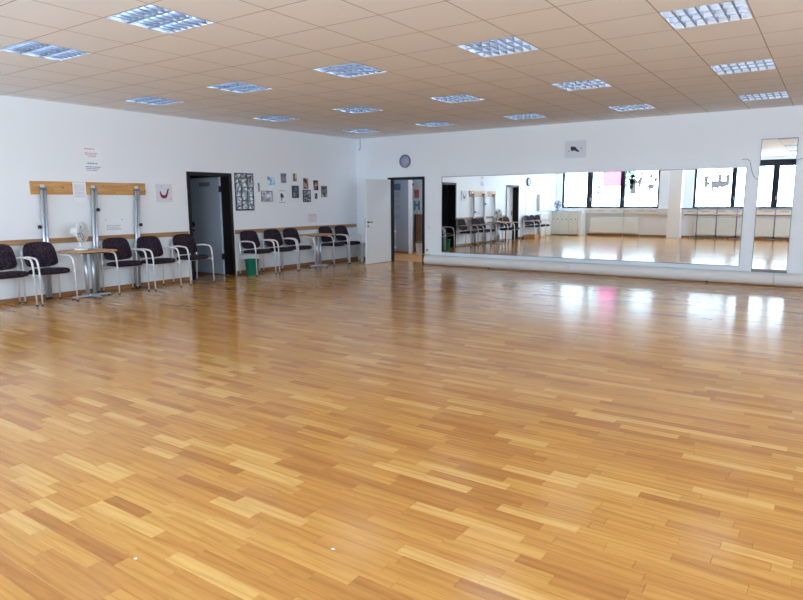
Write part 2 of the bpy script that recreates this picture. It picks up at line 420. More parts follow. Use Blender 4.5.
# ------------------------------------------------------------------ walls
WT = 0.24
D1 = (-4.93, -3.96); D3 = (-9.66, -8.62); D2 = (0.97, 1.94); DH = 1.95
ZT = H+0.12
w = MB()
w.box((-WT, D1[1], -0.02), (0, 0.0, ZT)).box((-WT, D1[0], DH), (0, D1[1], ZT)).box((-WT, D3[1], -0.02), (0, D1[0], ZT))
w.box((-WT, D3[0], DH), (0, D3[1], ZT)).box((-WT, BY-WT, -0.02), (0, D3[0], ZT))
struct(w.build('wall_left', M['wall']), 'white painted wall with chairs, notices and framed pictures')
w = MB()
w.box((-WT, 0, -0.02), (D2[0], 0.16, ZT)).box((D2[0], 0, DH), (D2[1], 0.16, ZT)).box((D2[1], 0, -0.02), (RX+WT, 0.16, ZT))
struct(w.build('wall_far', M['wall']), 'white painted wall carrying the mirrors')
W3 = (-12.6, -5.4)
w = MB(); w.box((RX, BY-WT, -0.02), (RX+WT, 0, 1.10)).box((RX, BY-WT, 2.80), (RX+WT, 0, ZT)).box((RX, BY-WT, 1.10), (RX+WT, W3[0], 2.80)).box((RX, W3[1], 1.10), (RX+WT, 0, 2.80))
struct(w.build('wall_right', M['wall']), 'white side wall with a row of windows')
fr = MB(); fr.box((RX+0.09, W3[0], 1.10), (RX+0.16, W3[1], 1.17)).box((RX+0.09, W3[0], 2.58), (RX+0.16, W3[1], 2.80)).box((RX+0.09, W3[0], 1.17), (RX+0.16, W3[0]+0.08, 2.58)).box((RX+0.09, W3[1]-0.08, 1.17), (RX+0.16, W3[1], 2.58))
win3 = struct(fr.build('window_3', M['anthracite']), 'dark framed row of windows in the side wall')
ym = [W3[0]+0.08+k*(W3[1]-W3[0]-0.16)/6 for k in range(7)]
for k in range(6):
    if k: MB().bbox((RX+0.085, ym[k]-0.07, 1.16), (RX+0.165, ym[k]+0.07, 2.59), 0.005).build('mullion', M['anthracite'], win3)
    MB().box((RX+0.12, ym[k]+(0.07 if k else 0), 1.17), (RX+0.126, ym[k+1]-(0.07 if k < 5 else 0), 2.58)).build('pane', M['glass'], win3)
W1 = (0.25, 4.12); W2 = (5.33, 9.22); WZ = (1.10, 2.80)
w = MB()
w.box((0, BY-WT, -0.02), (RX, BY, WZ[0])).box((0, BY-WT, WZ[1]), (RX, BY, ZT))
for a, b in ((0, W1[0]), (W1[1], W2[0]), (W2[1], RX)): w.box((a, BY-WT, WZ[0]), (b, BY, WZ[1]))
struct(w.build('wall_back', M['wall']), 'white wall with dark framed windows')
struct(MB().bbox((4.58, BY-0.01, -0.01), (5.02, -12.98, H+0.004), 0.006).build('pillar', M['column']), 'square white pillar between the two windows')

# baseboards and rails
bb = 0
def trim_box(name, a, b, m, label=None): return struct(MB().bbox(a, b, 0.004).build(name, M[m]), label)
trim_box('baseboard_left', (0.0, D1[1]+0.06, 0), (0.016, -0.0, 0.07), 'base')
trim_box('baseboard_left', (0.0, D3[1]+0.06, 0), (0.016, D1[0]-0.06, 0.07), 'base')
trim_box('baseboard_left', (0.0, -11.6, 0), (0.016, D3[0]-0.06, 0.07), 'base')
trim_box('baseboard_far', (0.0, -0.016, 0), (D2[0]-0.06, 0.0, 0.07), 'base_x')
trim_box('baseboard_far', (D2[1]+0.06, -0.016, 0), (RX, 0.0, 0.07), 'base_x')
trim_box('baseboard_back', (1.4, BY, 0), (4.58, BY+0.016, 0.07), 'base_x')
trim_box('baseboard_back', (5.02, BY, 0), (RX, BY+0.016, 0.07), 'base_x')
trim_box('trim_1', (0.0, D1[1]+0.06, 0.805), (0.022, -0.06, 0.885), 'rail', 'wooden chair rail running to the far corner')
trim_box('trim_2', (0.0, D3[1]+0.06, 0.825), (0.022, D1[0]-0.06, 0.905), 'rail', 'wooden chair rail behind the table with the fan')

# ------------------------------------------------------------------ doors
def door_frame_left(name, y0, y1, depth):
    fr = MB(); e = 0.062
    for (a, b) in ((y0-0.03, y0+0.035), (y1-0.035, y1+0.03)): fr.box((-depth, a, 0), (0.016, b, DH+0.03))
    fr.box((-depth, y0+0.035, DH-0.035), (0.016, y1-0.035, DH+0.03))
    return fr.build(name, M['frame'])
def lever(mb, base, out, along):
    b = Vector(base); o = Vector(out); a = Vector(along)
    mb.tube([b, b+o*0.045], 0.009, 8); mb.tube(fillet([b+o*0.04, b+o*0.05, b+o*0.05+a*0.12], 0.01), 0.009, 8)
d1 = struct(door_frame_left('door_1', D1[0], D1[1], WT), 'open pale door in a dark brown frame between the chair groups')
leaf = MB().bbox((-WT-0.90, D1[1]-0.07, 0.008), (-WT+0.005, D1[1]-0.03, DH-0.04), 0.003).build('door_leaf', M['door_dim'], d1)
hd = MB(); lever(hd, (-WT-0.84, D1[1]-0.07, 0.98), (0,-1,0), (1,0,0))
hd.box((-WT-0.865, D1[1]-0.078, 0.93), (-WT-0.815, D1[1]-0.07, 1.03)); hd.lathe([(0.022,0),(0.022,-0.008)], (-WT-0.84, D1[1]-0.07, 0.86), 'y', 16)
hd.build('door_handle', M['black'], leaf)
MB().box((-WT-0.60, D1[1]-0.073, 1.74), (-WT-0.28, D1[1]-0.07, 1.82)).build('sign_plate', M['grey'], leaf)
for z in (0.30, 1.62): MB().bbox((-WT-0.01, D1[1]-0.085, z), (-WT+0.03, D1[1]-0.03, z+0.12), 0.004).build('hinge', M['black'], d1)
d3 = struct(door_frame_left('door_3', D3[0], D3[1], WT), 'closed white door deep in a dark frame')
leaf = MB().bbox((-WT, D3[0]+0.03, 0.008), (-WT+0.04, D3[1]-0.03, DH-0.03), 0.003).build('door_leaf', M['door'], d3)
hd = MB(); lever(hd, (-WT+0.04, D3[0]+0.12, 0.98), (1,0,0), (0,1,0)); hd.box((-WT+0.04, D3[0]+0.095, 0.88), (-WT+0.046, D3[0]+0.145, 1.04))
hd.build('door_handle', M['black'], leaf)
fr = MB()
fr.box((D2[0]-0.03, -0.016, 0), (D2[0]+0.03, 0.16, DH+0.03)).box((D2[1]-0.03, -0.016, 0), (D2[1]+0.03, 0.16, DH+0.03)).box((D2[0]+0.03, -0.016, DH-0.03), (D2[1]-0.03, 0.16, DH+0.03))
d2 = struct(fr.build('door_2', M['anthracite']), 'white door standing open to the corridor beside the mirror')
LX = D2[0]+0.02
leaf = MB().bbox((LX, -0.985, 0.008), (LX+0.04, -0.02, DH-0.02), 0.003).build('door_leaf', M['door'], d2)
hd = MB()
for sx, o_ in ((LX+0.04, 1), (LX, -1)):
    lever(hd, (sx, -0.92, 0.96), (o_,0,0), (0,1,0)); hd.lathe([(0.024,0),(0.024,0.006*o_)], (sx, -0.92, 0.96), 'x', 16); hd.lathe([(0.02,0),(0.02,0.008*o_)], (sx, -0.92, 0.87), 'x', 16)
hd.build('door_handle', M['black'], leaf)
MB().box((LX+0.01, -0.987, 0.84), (LX+0.03, -0.984, 1.06)).build('lock_plate', M['chrome'], leaf)

# ------------------------------------------------------------------ side room behind door 1 (unlit) and corridor behind door 2
s = MB()
s.box((-3.0, -6.2, -0.1), (-WT, -2.6, -0.005))
struct(s.build('floor_side_room', M['subfloor']))
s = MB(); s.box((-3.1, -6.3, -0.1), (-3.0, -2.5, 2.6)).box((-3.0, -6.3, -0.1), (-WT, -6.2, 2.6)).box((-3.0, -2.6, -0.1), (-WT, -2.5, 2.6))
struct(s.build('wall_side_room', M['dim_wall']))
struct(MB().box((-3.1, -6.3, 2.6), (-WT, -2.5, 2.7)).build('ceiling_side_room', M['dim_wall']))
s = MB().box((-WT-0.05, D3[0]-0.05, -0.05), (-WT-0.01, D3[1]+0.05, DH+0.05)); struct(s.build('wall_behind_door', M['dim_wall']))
CY = 3.0
struct(MB().box((-1.8, 0.16, -0.2), (3.6, CY+0.1, -0.002)).build('floor_corridor', M['boxwood']), 'corridor floor beyond the open white door')
struct(MB().box((-1.8, 0.16, 2.6), (3.6, CY+0.1, 2.7)).build('ceiling_corridor', M['wall']))
struct(MB().box((-1.9, 0.04, -0.1), (-WT, 0.16, 2.7)).build('wall_corridor_front', M['wall']))
struct(MB().box((-1.8, CY, -0.1), (3.6, CY+0.1, 2.6)).build('wall_corridor_back', M['wall']), 'bright white corridor wall with posters')
struct(MB().box((-1.8, 1.98, -0.002), (0.20, 2.02, 2.6)).build('wall_corridor_shaded', M['shade_grey']), 'corridor wall, its shade painted in as grey, with a column of notices')
struct(MB().box((0.20, 1.975, -0.002), (0.30, 2.025, 2.6)).build('wall_corridor_pier', M['wall']), 'narrow white wall pier in the corridor')
s = MB(); s.box((-1.9, 0.16, -0.1), (-1.8, CY+0.1, 2.7)).box((3.6, 0.16, -0.1), (3.7, CY+0.1, 2.7)); struct(s.build('wall_corridor_end', M['wall']))
struct(MB().box((-1.8, 1.966, 0), (0.20, 1.98, 0.07)).build('baseboard_corridor', M['base_x']))
lamp = tag(empty('corridor_fill_lamp', (1.3, 1.0, 2.6)), 'unseen round ceiling lamp added to light the corridor beyond the open door', 'lamp')  # unseen lamp, added only to brighten the corridor
MB().lathe([(0.16,0),(0.16,-0.03),(0.13,-0.035)], n=32).build('lamp_base', M['white'], lamp)
MB().lathe([(0.14,-0.03),(0.13,-0.07),(0.09,-0.10),(0.03,-0.115),(0.004,-0.117)], n=32).build('lamp_shade', mat('fill_lamp_glow', lin(240,240,240), 0.4, emit=(0.78,0.95,1.15,1), es=55.0, vary=(3, lin(236,236,236))), lamp)

# ------------------------------------------------------------------ windows (behind the camera, seen in the mirrors)
def window(name, x0, x1, mull, label):
    fr = MB(); yb, yf = BY-0.16, BY-0.09; z0, z1 = WZ
    fr.box((x0, yb, z0), (x1, yf, z0+0.07)).box((x0, yb, z1-0.22), (x1, yf, z1)).box((x0, yb, z0+0.07), (x0+0.08, yf, z1-0.22)).box((x1-0.08, yb, z0+0.07), (x1, yf, z1-0.22))
    o = struct(fr.build(name, M['anthracite']), label)
    xs = [x0+0.08]
    for m_, hw in mull:
        MB().bbox((m_-hw, yb-0.005, z0+0.06), (m_+hw, yf+0.015, z1-0.21), 0.006).build('mullion', M['anthracite'], o); xs += [m_-hw, m_+hw]
        h = MB(); h.tube(fillet([(m_+hw*0.5, yf+0.01, 1.52), (m_+hw*0.5, yf+0.05, 1.52), (m_+hw*0.5, yf+0.05, 1.40)], 0.01), 0.009, 8); h.build('window_handle', M['silver'], o)
    xs.append(x1-0.08)
    for k in range(0, len(xs), 2):
        MB().box((xs[k], yb+0.03, z0+0.07), (xs[k+1], yb+0.036, z1-0.22)).build('pane', M['glass'], o)
    return o
win1 = window('window_1', W1[0], W1[1], [(1.40, 0.11), (2.72, 0.095)], 'dark framed three part window above the white lockers side')
win2 = window('window_2', W2[0], W2[1], [(6.66, 0.075), (7.96, 0.10)], 'dark framed three part window behind the ballet barres')
for a, b, nm in ((W1[0]-0.05, 4.52, 'trim_3'), (5.06, 9.5, 'trim_4')):
    t = MB(); t.bbox((a, BY-0.09, WZ[0]-0.045), (b, BY+0.20, WZ[0]-0.002), 0.006); t.box((a, BY+0.0, 0.90), (b, BY+0.17, WZ[0]-0.045))
    struct(t.build(nm, M['white']), 'deep white window sill with a vent box below')
    v = MB()
    for k in range(int((b-a)/0.5)): v.box((a+0.15+k*0.5, BY+0.17, 0.985), (a+0.40+k*0.5, BY+0.172, 1.0))
    v.build('vent_slot', M['grey'], bpy.data.objects[nm])
def film(name, pts, label, cat, y=BY-0.122):
    # pts: list of polygons in (x, z)
    def inside(px, pz):
        for poly in pts:
            c = False
            for k in range(len(poly)):
                (x0, z0), (x1, z1) = poly[k-1], poly[k]
                if (z0 > pz) != (z1 > pz) and px < (x1-x0)*(pz-z0)/(z1-z0)+x0: c = not c
            if c: return True
        return False
    xs = [p[0] for q in pts for p in q]; zs = [p[1] for q in pts for p in q]; g = 0.008
    m_ = MB(); z = min(zs)
    while z < max(zs):                       # one thin layer of film, cut along the outline
        x = min(xs); run = None
        while x < max(xs)+2*g:
            hit_ = inside(x+g/2, z+g/2)
            if hit_ and run is None: run = x
            if not hit_ and run is not None:
                k = len(m_.v); m_.v += [(run, y, z), (x, y, z), (x, y, z+g), (run, y, z+g)]; m_.f.append((k, k+1, k+2, k+3)); m_.sm.append(False); run = None
            x += g
        z += g
    o_ = tag(m_.build(name, M['film']), label, cat)
    return o_
def disc(cx, cz, r, n=12):
    r = r*1.25+0.015
    return [(cx+r*math.cos(2*math.pi*k/n), cz+r*math.sin(2*math.pi*k/n)) for k in range(n)]
def limb(a, b, r0, r1):
    d = Vector((b[0]-a[0], b[1]-a[1])); n = Vector((-d.y, d.x)).normalized(); r0 = r0*1.5+0.018; r1 = r1*1.5+0.018
    return [(a[0]+n.x*r0, a[1]+n.y*r0), (a[0]-n.x*r0, a[1]-n.y*r0), (b[0]-n.x*r1, b[1]-n.y*r1), (b[0]+n.x*r1, b[1]+n.y*r1)]
film('window_sticker', [disc(3.09,2.36,0.055), limb((3.09,2.25),(3.10,1.92),0.09,0.06), limb((3.10,1.92),(3.16,1.66),0.06,0.035), limb((3.08,1.92),(3.05,1.66),0.055,0.03), limb((3.10,2.22),(3.28,2.08),0.035,0.025), limb((3.28,2.08),(3.40,2.26),0.025,0.02), limb((3.36,2.02),(3.40,2.30),0.03,0.03), limb((3.36,2.02),(3.33,1.92),0.025,0.015), disc(3.42,2.46,0.035), limb((3.18,2.49),(3.42,2.47),0.008,0.008)],
     'grey silhouette sticker of a standing dance couple on the window', 'sticker')
film('window_sticker', [disc(3.78,2.34,0.04), limb((3.78,2.34),(3.72,2.29),0.02,0.01), limb((3.90,2.30),(3.95,2.12),0.012,0.012), limb((3.96,2.28),(4.00,2.18),0.012,0.012), [(3.62,1.92),(3.72,2.06),(3.86,2.02),(3.96,1.98),(3.84,1.84),(3.72,1.86)], limb((3.72,1.86),(3.76,1.78),0.03,0.012), limb((3.66,1.9),(3.58,1.78),0.012,0.008)],
     'grey sticker of a leaping dancer on the window', 'sticker')
film('window_sticker', [limb((5.72,2.30),(5.73,1.88),0.035,0.035), limb((5.72,2.05),(5.86,1.98),0.02,0.02), [(5.90,2.12),(6.0,2.1),(6.0,1.86),(5.97,1.62),(5.93,1.62),(5.92,1.86)], limb((5.98,2.02),(6.20,1.92),0.07,0.07), limb((6.17,2.34),(6.19,1.92),0.03,0.03), disc(6.28,1.98,0.09,10), limb((6.32,2.06),(6.44,1.94),0.03,0.04), limb((6.45,2.32),(6.45,1.92),0.025,0.025), limb((6.36,2.24),(6.44,2.28),0.012,0.012)],
     'grey lettering-like sticker across the window behind the barres', 'sticker')

# outdoors
struct(MB().box((-0.6, BY-WT-2.4, 3.0), (RX+WT+2.4, BY-WT, 3.16)).box((RX+WT, BY-WT, 3.0), (RX+WT+2.4, 0.3, 3.16)).build('sky_block_overhang', M['column']), 'unseen overhang added above the windows to cut the steep sky light')  # unseen overhang, added to keep high sky light out of the windows
aw = MB(); P0 = [(1.20, -16.0, 2.02), (2.05, -16.0, 2.02), (2.15, -16.5, 3.1), (1.02, -16.5, 3.1)]
aw.prism(P0, (0, 0.01, 0.01)); tag(aw.build('awning', M['awning']), 'pink awning cloth outside the middle window pane', 'awning')
def ivy(name, x0, x1, z0, z1, y, n, label):
    m_ = MB(); rnd = random.Random(len(label))
    for k in range(n):
        cx, cz = rnd.uniform(x0, x1), rnd.uniform(z0, z1); yy = y+rnd.uniform(-0.08, 0.08); r = rnd.uniform(0.03, 0.06); a = rnd.uniform(0, 6.28)
        c, s_ = math.cos(a)*r, math.sin(a)*r; t = rnd.uniform(-0.03, 0.03)
        kk = len(m_.v); m_.v += [(cx-c, yy-t, cz-s_), (cx+s_*0.6, yy+t, cz-c*0.6), (cx+c, yy+t, cz+s_), (cx-s_*0.6, yy-t, cz+c*0.6)]
        m_.f.append((kk, kk+1, kk+2, kk+3)); m_.sm.append(False)
    o = tag(m_.build(name, M['leaf']), label, 'foliage'); o['kind'] = 'stuff'
ivy('climbing_ivy', 1.50, 1.66, 1.7, 2.7, -14.3, 90, 'green climbing ivy outside beside the awning')
ivy('climbing_ivy', 2.50, 2.98, 1.9, 2.7, -14.3, 240, 'denser green ivy outside between two panes')

# radiators
def radiator(x0, x1, label):
    e = empty('radiator', ((x0+x1)/2, BY+0.115, 0.12)); L = (x1-x0)/2
    MB().bbox((-L, -0.05, 0), (L, 0.05, 0.62), 0.008).build('panel', M['cream'], e)
    g = MB(); n = int(2*L/0.05)
    for k in range(n): g.box((-L+0.02+k*0.05, -0.035, 0.62), (-L+0.05+k*0.05-0.008, 0.035, 0.628))
    g.build('grille', M['cream'], e)
    p = MB(); p.tube(fillet([(L-0.02, 0.0, 0.05), (L+0.06, 0.0, 0.05), (L+0.06, 0.0, -0.12)], 0.02), 0.009, 8); p.build('pipe', M['cream'], e)
    v = MB().lathe([(0.018,0),(0.02,0.03),(0.018,0.07)], (L, 0, 0.58), 'x', 14); v.build('valve', M['white'], e)
    for sx in (-L+0.12, L-0.16): MB().box((sx, -0.11, 0.3), (sx+0.04, -0.05, 0.36)).build('bracket', M['white'], e)
    tag(e, label, 'radiator')
radiator(1.55, 3.45, 'long white radiator under the window beside the lockers')
radiator(5.45, 7.25, 'white radiator under the window behind the barre with three posts')
radiator(7.45, 9.30, 'white radiator under the window reflected in the narrow mirror')

# ------------------------------------------------------------------ mirrors
mm = empty('wall_mirror', (5.435, -0.004, 0.28))
for k in range(3):
    x0 = -3.0+2.0*k
    MB().bbox((x0+0.0015, -0.006, 0), (x0+1.9985, 0.0, 1.675), 0.0015).build('mirror_pane', M['mirror'], mm)
t = MB(); t.box((-3.008, -0.009, 1.675), (3.008, 0.004, 1.683)).box((-3.008, -0.009, -0.008), (3.008, 0.004, 0.0)).box((-3.008, -0.009, 0), (-3.0, 0.004, 1.675)).box((3.0, -0.009, 0), (3.008, 0.004, 1.675))
t.build('edge_strip', M['clockrim'], mm)
tag(mm, 'wide three pane wall mirror reflecting windows and chairs', 'mirror')
m2 = empty('wall_mirror', (8.895, -0.004, 0.20))
MB().bbox((-0.255, -0.006, 0), (0.255, 0.0, 2.21), 0.0015).build('mirror_pane', M['mirror'], m2)
t = MB(); t.box((-0.261, -0.009, 2.21), (0.261, 0.004, 2.216)).box((-0.261, -0.009, -0.006), (0.261, 0.004, 0.0)).box((-0.261, -0.009, 0), (-0.255, 0.004, 2.21)).box((0.255, -0.009, 0), (0.261, 0.004, 2.21))
t.build('edge_strip', M['clockrim'], m2)
tag(m2, 'tall narrow wall mirror at the right end', 'mirror')

# ------------------------------------------------------------------ chairs
def make_chair():
    root = empty('armchair')
    def se(a, n): 
        c, s_ = math.cos(a), math.sin(a)
        return math.copysign(abs(c)**(2/n), c), math.copysign(abs(s_)**(2/n), s_)
    def seat(r, a, side):
        c, s_ = se(a, 4.2); x, y = 0.235*c*r, 0.232*s_*r
        t = 0.050*(max(0, 1-r**7))**0.5
        z = 0.448 + 0.012*(x/0.235) - 0.02*max(0, x/0.235-0.6)**2*2 + side*t*(1 if side > 0 else 0.75)
        return (x+0.01, y, z)
    MB().pad(seat).build('seat', M['fabric'], root)
    def back(r, a, side):
        c, s_ = se(a, 7.0 if math.sin(a) < 0 else 4.2); y, v = 0.238*c*r, s_*r
        y *= 1-0.10*max(0, v)
        z = 0.685 + 0.182*v
        t = 0.026*(max(0, 1-r**7))**0.5
        x = -0.225 - 0.045*v + 0.28*y*y*1.6 + 0.012*v*v
        return (x+side*t, y, z-0.02*(y/0.225)**2*(1 if v < 0 else 0)*(-1))
    MB().pad(back).build('backrest', M['fabric'], root)
    for s_ in (-1, 1):
        y = 0.252*s_
        MB().tube(fillet([(0.245, y, 0.010), (0.235, y, 0.46), (0.232, y, 0.50)], 0.03), 0.0115, 10).build('front_leg', M['silver'], root)
        MB().tube(fillet([(0.232, y, 0.495), (0.205, y, 0.655), (-0.02, y, 0.672), (-0.222, y*0.985, 0.652)], 0.085, 8), 0.0145, 10).build('armrest', M['arm'], root)
        MB().tube(fillet([(-0.235, y, 0.010), (-0.205, y, 0.44), (-0.222, y*0.985, 0.66), (-0.252, y*0.90, 0.76)], 0.06), 0.0115, 10).build('rear_leg', M['silver'], root)
        for x in (0.245, -0.235): MB().lathe([(0.015,0),(0.016,0.012),(0.0135,0.022)], (x, y, 0), n=14).build('foot_cap', M['black'], root)
        MB().tube([(0.235, y, 0.425), (-0.206, y, 0.418)], 0.010, 8).build('seat_rail', M['silver'], root)
    MB().tube([(0.12, -0.252, 0.418), (0.12, 0.252, 0.418)], 0.010, 8).build('cross_bar', M['silver'], root)
    MB().tube([(-0.12, -0.252, 0.415), (-0.12, 0.252, 0.415)], 0.010, 8).build('cross_bar', M['silver'], root)
    MB().tube([(-0.246, -0.226, 0.735), (-0.246, 0.226, 0.735)], 0.008, 8).build('back_bar', M['silver'], root)
    return root
chairs = [
 (0.385, -8.29, 0.02, 'purple patterned armchair cut off by the left photo edge'),
 (0.395, -7.72, 0.02, 'purple patterned armchair left of the table with the fan'),
 (0.325, -6.49, -0.04, 'purple patterned armchair partly behind the table with the fan'),
 (0.390, -5.92, 0.02, 'purple patterned armchair in the middle of the three right of the fan table'),
 (0.320, -5.17, 0.00, 'purple patterned armchair standing partly in front of the open dark framed door'),
 (0.320, -3.63, 0.00, 'purple patterned armchair above the green waste bin'),
 (0.340, -3.02, -0.04, 'purple patterned armchair between the bin chair and the chair beside the second table'),
 (0.310, -2.44, 0.00, 'purple patterned armchair just left of the table near the far corner'),
 (0.290, -1.285, 0.00, 'purple patterned armchair just right of the table near the far corner'),
 (0.300, -0.738, 0.00, 'purple patterned armchair closest to the open white door'),
 (0.330, -10.22, 0.05, 'mirrored armchair nearest the closed white door, over the wooden box'),
 (0.330, -10.76, 0.05, 'mirrored armchair in the middle of the three by the lockers'),
 (0.330, -11.30, 0.02, 'mirrored armchair closest to the white lockers'),
]
proto = make_chair()
for k, (x, y, a, lab) in enumerate(chairs):
    o = proto if k == 0 else copy_tree(proto)
    o.location = (x, y, 0); o.rotation_euler = (0, 0, a)
    tag(o, lab, 'chair', 'armchairs along the left wall')

# ------------------------------------------------------------------ tables
def make_table(w, d):
    root = empty('pedestal_table')
    MB().bbox((-d/2, -w/2, 0.695), (d/2, w/2, 0.722), 0.004).build('table_top', M['tabletop'], root)
    for y in (-0.055, 0.055): MB().lathe([(0.028,0.045),(0.028,0.685)], (0, y, 0), n=20).build('column', M['chrome'], root)
    MB().bbox((-0.16, -0.16, 0.675), (0.16, 0.16, 0.695), 0.003).build('top_plate', M['black'], root)
    for (dx, dy) in ((0.25,0.0),(-0.25,0.0),(0,0.30),(0,-0.30)):
        n = Vector((-dy, dx, 0)).normalized()*0.028; e = Vector((dx, dy, 0)); 
        r0 = [n+Vector((0,0,0.02)), -n+Vector((0,0,0.02)), -n+Vector((0,0,0.05)), n+Vector((0,0,0.05))]
        r1 = [e+n*0.8+Vector((0,0,0.016)), e-n*0.8+Vector((0,0,0.016)), e-n*0.8+Vector((0,0,0.034)), e+n*0.8+Vector((0,0,0.034))]
        ft = MB().loft([r0, r1], True, True, False).build('foot', M['chrome'], root)
        MB().lathe([(0.022,0),(0.022,0.016)], (dx*0.95, dy*0.95, 0), n=14).build('glide', M['black'], ft)
    return root
t1 = tag(make_table(0.62, 0.54), 'beech topped table on twin chrome columns carrying the white fan', 'table', 'pedestal tables between the chairs'); t1.location = (0.425, -7.13, 0)
t2 = tag(copy_tree(t1), 'empty beech topped pedestal table among the chairs near the far corner', 'table', 'pedestal tables between the chairs'); t2.location = (0.36, -1.86, 0)

# small white side table in the far corner
st = tag(empty('side_table', (0.27, -0.237, 0)), 'low white side table in the far corner behind the open white door', 'table')
MB().bbox((-0.23, -0.23, 0.40), (0.23, 0.23, 0.45), 0.003).build('table_top', M['white'], st)
for a in (-1, 1):
    for b in (-1, 1): MB().box((a*0.205-0.025, b*0.205-0.025, 0), (a*0.205+0.025, b*0.205+0.025, 0.40)).build('leg', M['white'], st)

# ------------------------------------------------------------------ fans
def make_fan(name, loc, rz, body, dark, label):
    f = tag(empty(name, loc, rz), label, 'fan'); f.scale = (1.12, 1.12, 1.2)
    MB().lathe([(0.085,0),(0.088,0.012),(0.07,0.024),(0.03,0.032),(0.02,0.04)], n=28).build('base', M[body], f)
    MB().lathe([(0.02,0.035),(0.016,0.08),(0.018,0.17)], n=16).build('stem', M[body], f)
    MB().lathe([(0.012,-0.13),(0.05,-0.11),(0.058,-0.03),(0.05,0.0),(0.02,0.01)], (0,0,0.225), 'x', 20).build('motor', M[body], f)
    cage = MB()
    for rr, xx in ((0.125,0.03),(0.118,0.055),(0.118,0.005),(0.085,0.065),(0.045,0.07)):
        cage.tube([(xx, rr*math.cos(2*math.pi*k/28), 0.225+rr*math.sin(2*math.pi*k/28)) for k in range(29)], 0.004 if xx != 0.03 else 0.010, 6)
    for k in range(20):
        a = 2*math.pi*k/20; c, s_ = math.cos(a), math.sin(a)
        cage.tube([(0.0, 0.04*c, 0.225+0.04*s_), (0.005, 0.118*c, 0.225+0.118*s_), (0.03, 0.125*c, 0.225+0.125*s_), (0.055, 0.118*c, 0.225+0.118*s_), (0.07, 0.02*c, 0.225+0.02*s_)], 0.003, 5)
    cage.build('cage', M[body], f)
    MB().lathe([(0.004,0.062),(0.024,0.07),(0.024,0.076),(0.004,0.078)], (0,0,0.225), 'x', 16).build('cage_badge', M[body], f)
    for k in range(4):
        a = math.pi/2*k+0.4; b_ = MB(); pts = []
        for (r, w_) in ((0.015,-0.2),(0.10,-0.35),(0.112,0.0),(0.10,0.35),(0.015,0.25)): pts.append((0.03+0.06*w_*0.5, r*math.cos(a+w_), 0.225+r*math.sin(a+w_)))
        b_.prism(pts, (0.002, 0, 0)); b_.build('blade', M[dark], f)
    return f
make_fan('table_fan', (0.36, -7.20, 0.722), 0.55, 'white', 'grey', 'small white table fan standing on the beech table')
make_fan('table_fan', (0.24, -13.12, 0.99), 1.2, 'grey', 'grey', 'small dark table fan standing on the white lockers')

# ------------------------------------------------------------------ pine board and telescopic poles
bo = tag(MB().bbox((0.0, -7.69, 1.555), (0.028, -5.82, 1.750), 0.004).build('wall_board', M['pine']), 'wide knotty pine board screwed to the wall above the fan table', 'board')
kn = MB()
for k in range(11):
    yy = -7.6+k*0.175+random.uniform(-0.05, 0.05); zz = random.uniform(1.58, 1.73); r = random.uniform(0.006, 0.013)
    kn.lathe([(r*1.3,0.0),(r,0.0006)], (0.028, yy, zz), 'x', 10)
kn.build('knots', M['base'], bo)
poles = [((0.088, -7.60), (0.058, -7.525), 1.08, -1, 'leftmost chrome telescopic pole leaning on the pine board'),
         ((0.088, -6.85), (0.058, -6.745), 1.32, 1, 'middle chrome telescopic pole leaning on the pine board, right of the fan'),
         ((0.082, -6.12), (0.058, -5.995), 1.06, 1, 'rightmost chrome telescopic pole leaning on the pine board')]
for (bx, by), (tx, ty), kz, sd, lab in poles:
    e = tag(empty('telescopic_pole', (bx, by, 0)), lab, 'pole', 'chrome poles leaning on the pine board')
    a = Vector((0,0,0.0)); b = Vector((tx-bx, ty-by, 1.655)); d = b-a
    for q in (-0.0235, 0.0235):
        o2 = Vector((0, q, 0))
        tb = MB().tube([a+d*0.015+o2, a+d*0.985+o2], 0.023, 16).build('tube', M['chrome'], e)
        MB().tube([a+d*0.98+o2, b+o2], 0.0245, 16).build('end_cap', M['grey'], tb)
        MB().tube([a+d*0.0+o2, a+d*0.018+o2], 0.0245, 16).build('rubber_foot', M['black'], tb)
    kp = a+d*(kz/1.655)
    k_ = MB(); dv = Vector((0.0, -1.0, 0.0)) if sd < 0 else Vector((0.9, 0.43, 0.0)); q0 = 0.04 if sd < 0 else 0.022
    k_.tube([kp+dv*q0, kp+dv*(q0+0.03)], 0.008, 8); k_.tube([kp+dv*(q0+0.025), kp+dv*(q0+0.03), kp+dv*(q0+0.05), kp+dv*(q0+0.055)], 0.027, 14)
    k_.build('clamp_knob', M['black'], e)
    br = MB(); br.box((0.028-bx, ty-by-0.03, 1.60), (0.034-bx, ty-by+0.03, 1.70)); br.build('wall_bracket', M['silver'], e)

# ------------------------------------------------------------------ waste bins
def bin_(name, loc, r, h, m, rim, label):
    o = tag(MB().lathe([(r*0.80,0),(r*0.82,0.004),(r,h),(r*1.03,h),(r*1.03,h-0.012+0.014),(r*0.97,h),(r*0.80,0.012),(0.002,0.012)], n=32).build(name, M[m], None, loc), label, 'bin')
    MB().lathe([(r*0.985,h-0.02),(r*1.05,h-0.02),(r*1.05,h+0.006),(r*0.985,h+0.006),(r*0.985,h-0.02)], n=32).build('rim', M[rim], o)
bin_('waste_bin', (0.33, -3.79, 0), 0.135, 0.31, 'green', 'green', 'green plastic waste bin under the chair beside the open door')

